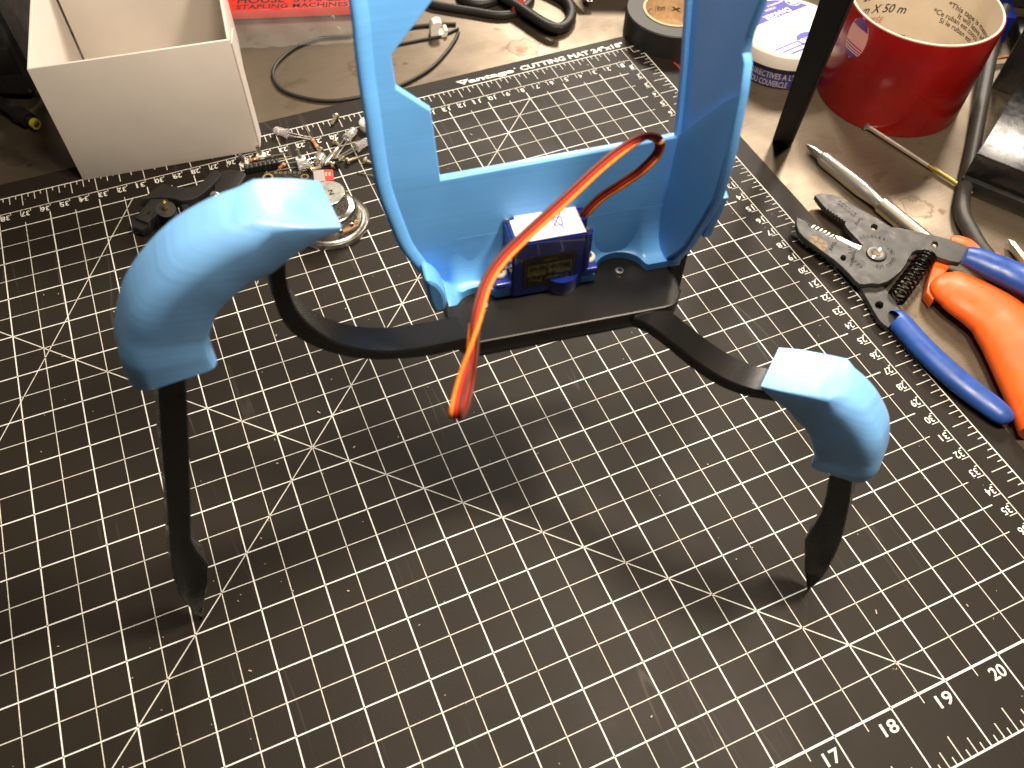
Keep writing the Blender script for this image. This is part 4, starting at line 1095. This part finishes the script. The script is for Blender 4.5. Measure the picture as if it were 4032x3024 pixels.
# arc lettering stamped round the joint
def arc_text(bm, t, r, a0, a1, h, z, c):
    n = len(t)
    for i, ch in enumerate(t):
        if ch == ' ': continue
        a = a0+(a1-a0)*(i+.5)/n; da = abs(a1-a0)/n*.66
        def pp(an): return Vector((c.x+r*math.cos(math.radians(an)), c.y+r*math.sin(math.radians(an)), z))
        s_ = 1 if a1 > a0 else -1
        text_bm(bm, ch, pp(a-s_*da/2), pp(a+s_*da/2), h, .00004, .02)
def wang(x, y): p = f2(x, y)-pc; return math.degrees(math.atan2(p.y, p.x))
bm = bmesh.new()
rad = lambda x, y: (f2(x, y)-pc).length
text_start = wang(735, 850); text_end = wang(1030, 490)
a0 = wang(735, 850) % 360; a1 = wang(1030, 490) % 360
if a0 < a1: a0 += 360
arc_text(bm, 'WEAR SAFETY GOGGLES', rad(870, 560)*1.25, a0, a1, .0021, ZT, pc)
a0 = wang(890, 890) % 360; a1 = wang(1145, 540) % 360
if a1 < a0: a1 += 360
arc_text(bm, 'CUT COPPER ONLY', rad(1060, 750)*1.02, a0, a1, .0021, ZT, pc)
text_bm(bm, 'WARNING', f2(690, 795), f2(722, 650), .0017, ZT*0+.00004, .02)
text_bm(bm, 'AWG', f2(505, 652), f2(548, 578), .0019, .00004, .02)
flat_obj('stamped_text', bm, M_stamp, ws_)
bm = bmesh.new()
for j, t in enumerate(('20 18 16 14 12 10', '18 16 14 12 10 8')):
    text_bm(bm, t, f1(565-j*12, 205+j*22), f1(715-j*14, 325+j*22), .0014, .00004, .02)
text_bm(bm, 'AWG', f1(728, 425), f1(785, 365), .0019, .00004, .02)
flat_obj('stamped_text', bm, M_stamp, ws_)
# dipped handles
hp = crop(3500, 1100, .7238)
def handle(name, centre, widths, zc, m, parent, flat=.72):
    pts = catmull(centre, 6); n = len(pts); rr_ = []
    for i in range(n):
        f = i/(n-1)*(len(widths)-1); k = min(int(f), len(widths)-2); rr_.append(widths[k]+(widths[k+1]-widths[k])*(f-k))
    bm = bmesh.new(); tube_bm(bm, pts, rr_, 18, True, flat); return mesh_obj(name, bm, m, parent, auto=60)
zc = .0050
hl = [tp_(1078, 1262, zc), hp(60, 235, zc), hp(170, 360, zc), hp(300, 485, zc), hp(430, 595, zc), hp(550, 685, zc), hp(615, 735, zc), hp(650, 762, zc), hp(664, 775, zc)]
handle('grip', hl, [.0054, .0060, .0061, .0062, .0062, .0060, .0054, .0040, .0014], zc, M_bluegrip, ws_)
hu = [tp_(1688, 690, zc+.008), tp_(1800, 728, zc+.008), tp_(1950, 795, zc+.008), tp_(2120, 870, zc+.008), tp_(2400, 1010, zc+.010), tp_(2900, 1330, zc+.010)]
handle('grip', hu, [.0056, .0072, .0080, .0084, .0084, .0080], zc, M_bluegrip, ws_)
# coil spring between the arms
sp0 = tp_(1355, 700, .0058); sp1 = tp_(1080, 1062, .0048); sx = (sp1-sp0); Ls = sx.length; sx.normalize()
sy = Z_.cross(sx).normalized(); sz = sx.cross(sy)
pts = []; N = 300; turns = 11.0
ph = 0.0
for i in range(N+1):
    f = i/N; dens = 0.55+0.9*math.sin(math.pi*f)**1.5
    pts.append((f, dens))
acc = [0]
for (f0, d0), (f1_, d1) in zip(pts, pts[1:]): acc.append(acc[-1]+(d0+d1)/2)
rc_ = .0042
coil = [sp0+sx*Ls*a/acc[-1]+sy*rc_*math.cos(2*math.pi*turns*i/N)+sz*rc_*math.sin(2*math.pi*turns*i/N) for i, a in enumerate(acc)]
tube('spring', coil, .00066, mat('black_spring_wire', (0.02, 0.019, 0.018), 0.22, 0.8), ws_, 8)

# ------------------------------------------------------------------ orange handled tool under the strippers
og = thing('orange_tool', V(2120, 640, TZ), 'orange moulded tool handle under the strippers grips', 'tool handle')
zo = .005
oc = [tp_(1420, 900, zo), tp_(1450, 920, zo), tp_(1510, 955, zo), tp_(1600, 1000, zo), tp_(1710, 1065, zo), tp_(1850, 1150, zo), tp_(1985, 1250, zo), tp_(2100, 1375, zo), tp_(2215, 1520, zo), tp_(2350, 1740, zo), tp_(2480, 1990, zo), tp_(2600, 2250, zo)]
handle('handle', oc, [.0030, .0078, .0112, .0134, .0146, .0156, .0168, .0184, .0200, .0212, .0216, .0218], zo, M_orange, og, .48)
oc2 = [tp_(1560, 560, .001), tp_(1640, 585, .001), tp_(1800, 660, .001), tp_(2000, 790, .002), tp_(2212, 980, .003), tp_(2500, 1260, .003)]
handle('handle', oc2, [.0036, .0058, .0062, .0070, .0074, .0078], zo, M_orange, og, .5)
slab('guard', [tp_(*p, .004) for p in [(1440, 715), (1520, 735), (1560, 780), (1500, 860), (1460, 960), (1410, 1090), (1350, 1010), (1370, 890), (1410, 770)]], TZ+.0005, .0040, M_orange, og, (), .001)

# ------------------------------------------------------------------ little electronics on the mat
ea = crop(880, 400, .3165)
def lead(path, r=.00028, m=M_brassy): return path
def led(tip, base, leads, label):
    t = ea(*tip, .0027); b = ea(*base, .0026); d = (t-b).normalized(); L = max((t-b).length, .006)
    o = thing('clear_led', Vector((b.x, b.y, 0)), label, 'LED', 'clear LEDs on the mat')
    prof = [(0, 0), (.0029, 0), (.0029, .001), (.00245, .0011), (.00245, L-.0025)]+[(.00245*math.cos(a), L-.0025+.0025*math.sin(a)) for a in [math.radians(x) for x in (15, 30, 45, 60, 75)]]+[(0, L)]
    lathe('lens', prof, M_clear, o, b, d, 24)
    lathe('reflector_cup', [(0, .003), (.0008, .003), (.0012, .0046), (.0008, .0046), (0, .0038)], M_chrome, o, b, d, 12)
    sd_ = d.cross(Z_).normalized()
    for k, e in enumerate(leads):
        p0 = b+sd_*(.0013 if k == 0 else -.0013); e_ = ea(*e, .0007)
        tube('lead', [p0+d*.004, p0, p0.lerp(e_, .5)+Z_*-.0002, e_], .00040, M_steel, o, 6)
led((622, 350), (800, 402), [(1100, 452), (1085, 470)], 'clear LED lying apart across the ruler marks')
led((1640, 338), (1530, 462), [(1370, 725), (1345, 690)], 'clear LED tilted on top of the hardware heap')
led((1815, 478), (1650, 575), [(1390, 725), (1400, 700)], 'clear LED beside the blue shell edge')
led((1090, 770), (925, 800), [(1230, 720), (1240, 650)], 'clear LED in front of the white washer pins')
led((1240, 650), (1180, 760), [(1150, 660), (1130, 700)], 'clear LED in the middle of the hardware heap')
def resistor(p, q, ends, label):
    a = ea(*p, .0012); b = ea(*q, .0012); d = (b-a).normalized(); L = (b-a).length
    o = thing('resistor', Vector((a.x, a.y, 0)), label, 'resistor', 'small resistors on the mat')
    lathe('resistor_body', [(0, 0), (.0008, 0), (.0012, .0006), (.0012, L*.2), (.00095, L*.28), (.00095, L*.72), (.0012, L*.8), (.0012, L-.0006), (.0008, L), (0, L)], M_tan, o, a, d, 16)
    for f in (.15, .36, .5, .64):
        lathe('colour_band', [(.00102 if .25 < f < .75 else .00126, L*f-.0003), (.00102 if .25 < f < .75 else .00126, L*f+.0003)], M_band if f < .6 else M_brass, o, a, d, 16)
    for s_, e in zip((a, b), ends):
        if e: tube('lead', [s_, s_.lerp(ea(*e, .0006), .5), ea(*e, .0006)], .00028, M_brassy, o, 6)
resistor((318, 738), (432, 702), [(285, 745), (770, 648)], 'resistor between the two white washer pins')
resistor((388, 792), (508, 762), [(290, 822), (850, 678)], 'resistor in front of the white washer pins')
resistor((1098, 466), (1168, 570), [(1000, 288), (1185, 600)], 'resistor standing below the lone clear LED')
resistor((690, 832), (762, 775), [(655, 870), (1130, 705)], 'resistor behind the gold-holed circuit board')
resistor((1905, 930), (1922, 1005), [(1660, 880), None], 'resistor half hidden by the blue shell')
def wpin(c, label, r=.0028, h=.0068, lean=(-28, -85)):
    p = ea(*c, .0006); t = ea(c[0]+lean[0], c[1]+lean[1], .0006); 
    ax = Vector((-.12, .05, 1)).normalized()
    o = thing('washer_pin', Vector((p.x, p.y, 0)), label, 'screw', 'white washered pins by the carton')
    lathe('washer', [(0, -.0006), (r, -.0006), (r, .0004), (r*.5, .0008), (0, .0008)], M_whitepl, o, p, Z_, 24)
    lathe('pin', [(.0011, 0), (.0011, h-.0006), (.0008, h), (0, h)], M_dchrome, o, p, ax, 14)
wpin((258, 778), 'pin with white washer standing in front of the carton corner')
wpin((470, 670), 'pin with white washer touching the carton corner')
wpin((962, 712), 'pin with white washer behind the clear LED')
def screw(h, t, label, r=.0011, rh=.0021, black=False, thread=True):
    a = ea(*h, .0018); b = ea(*t, .0012); d = (b-a).normalized(); L = (b-a).length; m = M_blackp if black else M_brassy
    o = thing('small_screw', Vector((a.x, a.y, 0)), label, 'screw', 'small screws on the mat')
    lathe('screw_head', [(0, -.0011), (rh*.75, -.001), (rh, -.0003), (rh, .0003), (r, .0005)], m, o, a, d, 18)
    lathe('head_recess', [(0, -.00112), (rh*.35, -.00113), (rh*.32, -.0009)], M_blackm, o, a, d, 6)
    prof = [(r*.8, .0004)]; z = .0008
    while z < L-.0006: prof += [(r, z), (r*.72, z+.00028)]; z += .00056
    prof += [(r*.3, L), (0, L)]
    lathe('thread', prof, m, o, a, d, 14)
screw((1400, 182), (1345, 285), 'brass screw lying on the ruler marks on its own')
screw((1770, 735), (1872, 768), 'short brass screw lying beside the blue shell')
screw((1545, 738), (1690, 690), 'brass screw right of the hardware heap')
screw((1340, 785), (1500, 690), 'longer brass screw in the hardware heap')
screw((1090, 838), (1228, 812), 'brass screw behind the red and grey card')
screw((1205, 600), (1150, 690), 'brass screw at the foot of the standing resistor')
screw((1400, 500), (1450, 560), 'brass screw under the tilted clear LED')
screw((1395, 745), (1440, 825), 'black screw by the steel standoff', black=True)
so = thing('steel_standoff', ea(1340, 690), 'smooth steel standoff leaning in the hardware heap', 'standoff')
tube('standoff_tube', [ea(1258, 782, .0018), ea(1262, 776, .002), ea(1418, 592, .0046), ea(1422, 588, .0046)], [.0012, .0015, .0015, .0012], M_steel, so, 16)
sw = thing('spring_washer', ea(1370, 800), 'black washer ring lying by the steel standoff', 'washer')
lathe('washer_ring', [(.0016, 0), (.0030, 0), (.0030, .0007), (.0016, .0007), (.0016, 0)], M_blackp, sw, ea(1385, 800, .0001), Z_, 24)
wb = thing('white_button', ea(1760, 300), 'white plastic disc half hidden by the blue shell', 'disc')
lathe('disc', [(0, 0), (.0042, 0), (.0045, .001), (.0045, .0045), (.0035, .0055), (0, .0055)], M_whitepl, wb, ea(1790, 330, 0), Z_, 32)
for k, (p, q, t) in enumerate((((505, 895), (905, 815), 'cut brass lead lying behind the gold-holed circuit board'), ((1540, 522), (1815, 470), 'cut brass lead under the right hand clear LED'))):
    tag(tube('wire_offcut', [ea(*p, .0004), ea((p[0]+q[0])/2, (p[1]+q[1])/2-4, .0005), ea(*q, .0004)], .00028, M_brassy, None, 6), t, 'wire', 'cut leads on the mat')
# grey and red memory card
mc = thing('memory_card', ea(1250, 920), 'small grey and red memory card under the left knee', 'card')
slab('grey_half', [ea(*p, .0011) for p in [(1112, 850), (1245, 846), (1268, 985), (1130, 1000)]], .0002, .0011, mat('grey_card_print', (0.38, 0.33, 0.34), 0.4), mc, (), .0001)
slab('red_half', [ea(*p, .0011) for p in [(1246, 846), (1352, 841), (1360, 850), (1374, 975), (1269, 985)]], .0002, .0011, mat('red_card_print', (0.62, 0.05, 0.04), 0.4), mc, (), .0001)
bm = bmesh.new()
for x, y in ((1280, 905), (1325, 902)):
    for k in range(3): strip(bm, ea(x-14, y+k*17, 0), ea(x+14, y+k*17-2, 0), .0006, .00116)
flat_obj('card_print', bm, mat('cream_print', (0.75, 0.62, 0.4), 0.5), mc)
# black sensor board with a gold mounting hole
pb_ = thing('black_circuit_board', ea(760, 950), 'small black circuit board with a gold ringed hole', 'circuit board')
hole = [ea(552+30*math.cos(i*.524), 940+20*math.sin(i*.524), .0026) for i in range(12)]
board = [(505, 945), (512, 905), (545, 888), (600, 890), (640, 868), (985, 868), (985, 900), (1010, 905), (1060, 930), (1060, 985), (985, 1060), (580, 1060), (580, 1000), (540, 985)]
slab('board', [ea(*p, .0026) for p in board], .0010, .0026, M_pcb, pb_, [hole], .0001)
hc = ea(552, 940, .0026)
lathe('gold_ring', [(.0020, .00005), (.0030, .00005)], M_gold, pb_, hc, Z_, 24)
hc2 = ea(1010, 935, .0026); lathe('gold_ring', [(.0014, .00005), (.0024, .00005)], M_gold, pb_, hc2, Z_, 24)
for k in range(6):
    lathe('gold_pad', [(.0005, .00006), (.0009, .00006)], M_gold, pb_, ea(652+58*k, 884, .0026), Z_, 14)
for x, y, w_, h_ in ((758, 935, .0020, .0024), (820, 945, .0022, .0012), (880, 930, .0012, .0018), (912, 932, .0012, .0018), (632, 960, .0012, .0009), (678, 962, .0012, .0009), (745, 985, .0009, .0014), (778, 985, .0009, .0014), (815, 985, .0009, .0014)):
    box('chip', ea(x, y, .0026)+Z_*.0003, w_, h_, .0007, M_pcb, pb_, bu, bv, Z_, .0001)
    for s_ in (-1, 1): box('solder_end', ea(x, y, .0026)+bv*(h_/2*s_)+Z_*.0003, w_*.9, .0004, .0006, M_chrome, pb_, bu, bv, Z_)
box('board_feet', ea(760, 960, .0)+Z_*.0005, .02, .008, .0010, M_blackp, pb_, bu, bv, Z_)
# blue module corner showing behind the left knee
eb = crop(450, 600, .3165)
pm = thing('blue_circuit_board', eb(760, 1010), 'corner of a blue circuit board behind the left knee', 'circuit board')
slab('board', [eb(*p, .0026) for p in [(622, 1010), (905, 935), (960, 1090), (650, 1110)]], .0002, .0026, M_pcbb, pm, (), .0001)
for k in range(5):
    lathe('silver_pad', [(0, .0004), (.0005, .0004), (.0009, .00005), (.0010, 0)], M_chrome if k else M_brassy, pm, eb(655+58*k, 1012-15.5*k, .0026), Z_, 14)
# black printed bracket pieces
bk = thing('printed_bracket', eb(700, 500), 'black printed bracket with bent arm lying on the ruler', 'printed part')
sl = lambda L, z: [eb(*p, z) for p in L]
slab('curved_bar', [Vector((x, y, 0)) for x, y in smooth_loop(sl([(330, 580), (440, 500), (560, 405), (610, 385), (700, 410), (840, 430), (960, 428), (1060, 385), (1130, 320), (1190, 250), (1245, 212), (1305, 232), (1318, 290), (1250, 370), (1170, 450), (1080, 520), (980, 575), (850, 600), (740, 578), (640, 560), (520, 560), (400, 570)], .0062), 3)], .0002, .0062, M_blackm, bk, (), .0006)
slab('bent_arm', sl([(455, 575), (660, 575), (640, 640), (520, 780), (410, 872), (250, 815), (330, 720)], .0072), .0002, .0072, M_blackm, bk, (), .0006)
slab('arm_end', sl([(205, 870), (250, 812), (412, 868), (425, 920), (330, 960), (215, 930)], .0058), .0002, .0058, M_blackp, bk, (), .0008)
slab('arm_slot', sl([(400, 760), (440, 728), (458, 745), (420, 778)], .0073), .0071, .00735, M_stamp, bk, (), .00003)
pp_ = thing('printed_plate', eb(1200, 560), 'flat black printed plate behind the left knee', 'printed part')
slab('plate_body', sl([(830, 650), (1100, 590), (1240, 500), (1260, 300), (1330, 225), (1480, 215), (1600, 230), (1640, 270), (1560, 400), (1530, 560), (1480, 720), (870, 770)], .0045), .0002, .0045, layered('black_ribbed_plate', (0.016, 0.0155, 0.015), 0.5, (.78, .62, 0), .0009, .9), pp_, (), .0005)
slab('plate_slot', sl([(905, 645), (960, 628), (1025, 640), (985, 662), (925, 665)], .0046), .0044, .00465, M_stamp, pp_, (), .00003)
screw_c = eb(1250, 530, .0048)
lathe('plate_screw', [(0, .0016), (.0016, .0015), (.0024, .0009), (.0025, 0)], M_chrome, pp_, screw_c, Z_, 18)
kn = thing('threaded_post', eb(690, 860), 'black threaded jack post with a gold pin on top', 'jack')
kc = eb(700, 905, 0)
axk = (eb(640, 690, .016)-kc).normalized()
prof = [(0, 0), (.0066, 0), (.0068, .001), (.0062, .003), (.0046, .0034)]
z = .004
while z < .0135: prof += [(.0046, z), (.0040, z+.0004)]; z += .0008
prof += [(.0045, .0142), (.0048, .0146), (.0048, .0158), (.0020, .0160), (0, .0160)]
lathe('post_body', prof, M_blackm, kn, kc, axk, 28)
lathe('gold_pin', [(.0013, .0158), (.0013, .0185), (.0009, .0192), (.0013, .0200), (.0014, .0214), (.0008, .0226), (0, .0228)], M_gold, kn, kc, axk, 16)
hd = thing('pin_socket_strip', eb(1760, 265), 'rough black pin socket strip behind the printed plate', 'socket strip')
hu_ = (eb(1880, 225, .004)-eb(1640, 270, .004)).normalized(); hv_ = Vector((-hu_.y, hu_.x, 0)); h0 = eb(1640, 285, 0)
for k in range(8):
    box('socket', h0+hu_*(.0012+.00245*k)+hv_*.002+Z_*.0024, .0023, .0042, .0046, M_blackp, hd, hu_, hv_, Z_, .0003)
    box('pin', h0+hu_*(.0012+.00245*k)+hv_*.002+Z_*.0049, .0006, .0006, .0010, M_dchrome, hd, hu_, hv_, Z_)

# ------------------------------------------------------------------ loudspeaker lying face down
sp = thing('loudspeaker', (.3395, .3222, 0), 'small plated loudspeaker lying face down behind the left knee', 'speaker')
sl0 = Vector((.3392, .3222, 0))
lathe('rim', [(.0165, .0004), (.0200, 0), (.0208, .0006), (.0208, .0022), (.0203, .0030), (.0192, .0026), (.0186, .0034), (.0178, .0038), (.0168, .0030), (.0160, .0018)], M_dchrome, sp, sl0, Z_, 72, auto=50)
lathe('cone', [(.0162, .0020), (.0120, .0052), (.0085, .0060)], M_blackm, sp, sl0, Z_, 48)
lathe('basket', [(.0150, .0030), (.0142, .0070), (.0136, .0098), (.0131, .0112), (.0120, .0118), (.0100, .0122), (.0094, .0150), (.0093, .0198), (.0089, .0206), (.0082, .0208), (0, .0208)], M_chrome, sp, sl0+Vector((.0015, 0, 0)), Z_, 64, auto=50)
lathe('magnet_cap', [(0, .02095), (.0086, .02095), (.0087, .0206)], vary(mat('grey_plated_cap', (0.40, 0.39, 0.36), 0.45, 0.7), (0.40, 0.39, 0.36), 0.3, 400), sp, sl0+Vector((.0015, 0, 0)), Z_, 48)
bm = bmesh.new(); es = crop(1200, 650, .1929)
text_bm(bm, 'N', es(600, 590, .021), es(560, 500, .021), .0024, .00005, .03)
flat_obj('magnet_mark', bm, M_blackink, sp)
sd0 = (es(1060, 1150, .006)-es(760, 1320, .006)).normalized()
slab('terminal_board', [es(*p, .0065) for p in [(750, 1280), (920, 1160), (1050, 1150), (1070, 1230), (900, 1330), (770, 1370)]], .0054, .0065, mat('brown_terminal_board', (0.36, 0.20, 0.11), 0.5), sp, (), .0001)
for x, y in ((950, 1230), (740, 1370)):
    lathe('solder_blob', [(0, .0016), (.0008, .0014), (.0014, .0006), (.0015, 0)], M_chrome, sp, es(x, y, .0065), Z_, 16)
lathe('terminal_eye', [(.0005, .0001), (.0011, .0001), (.0011, .0009), (.0005, .0009)], M_brass, sp, es(1060, 1175, .0065), Z_, 16)
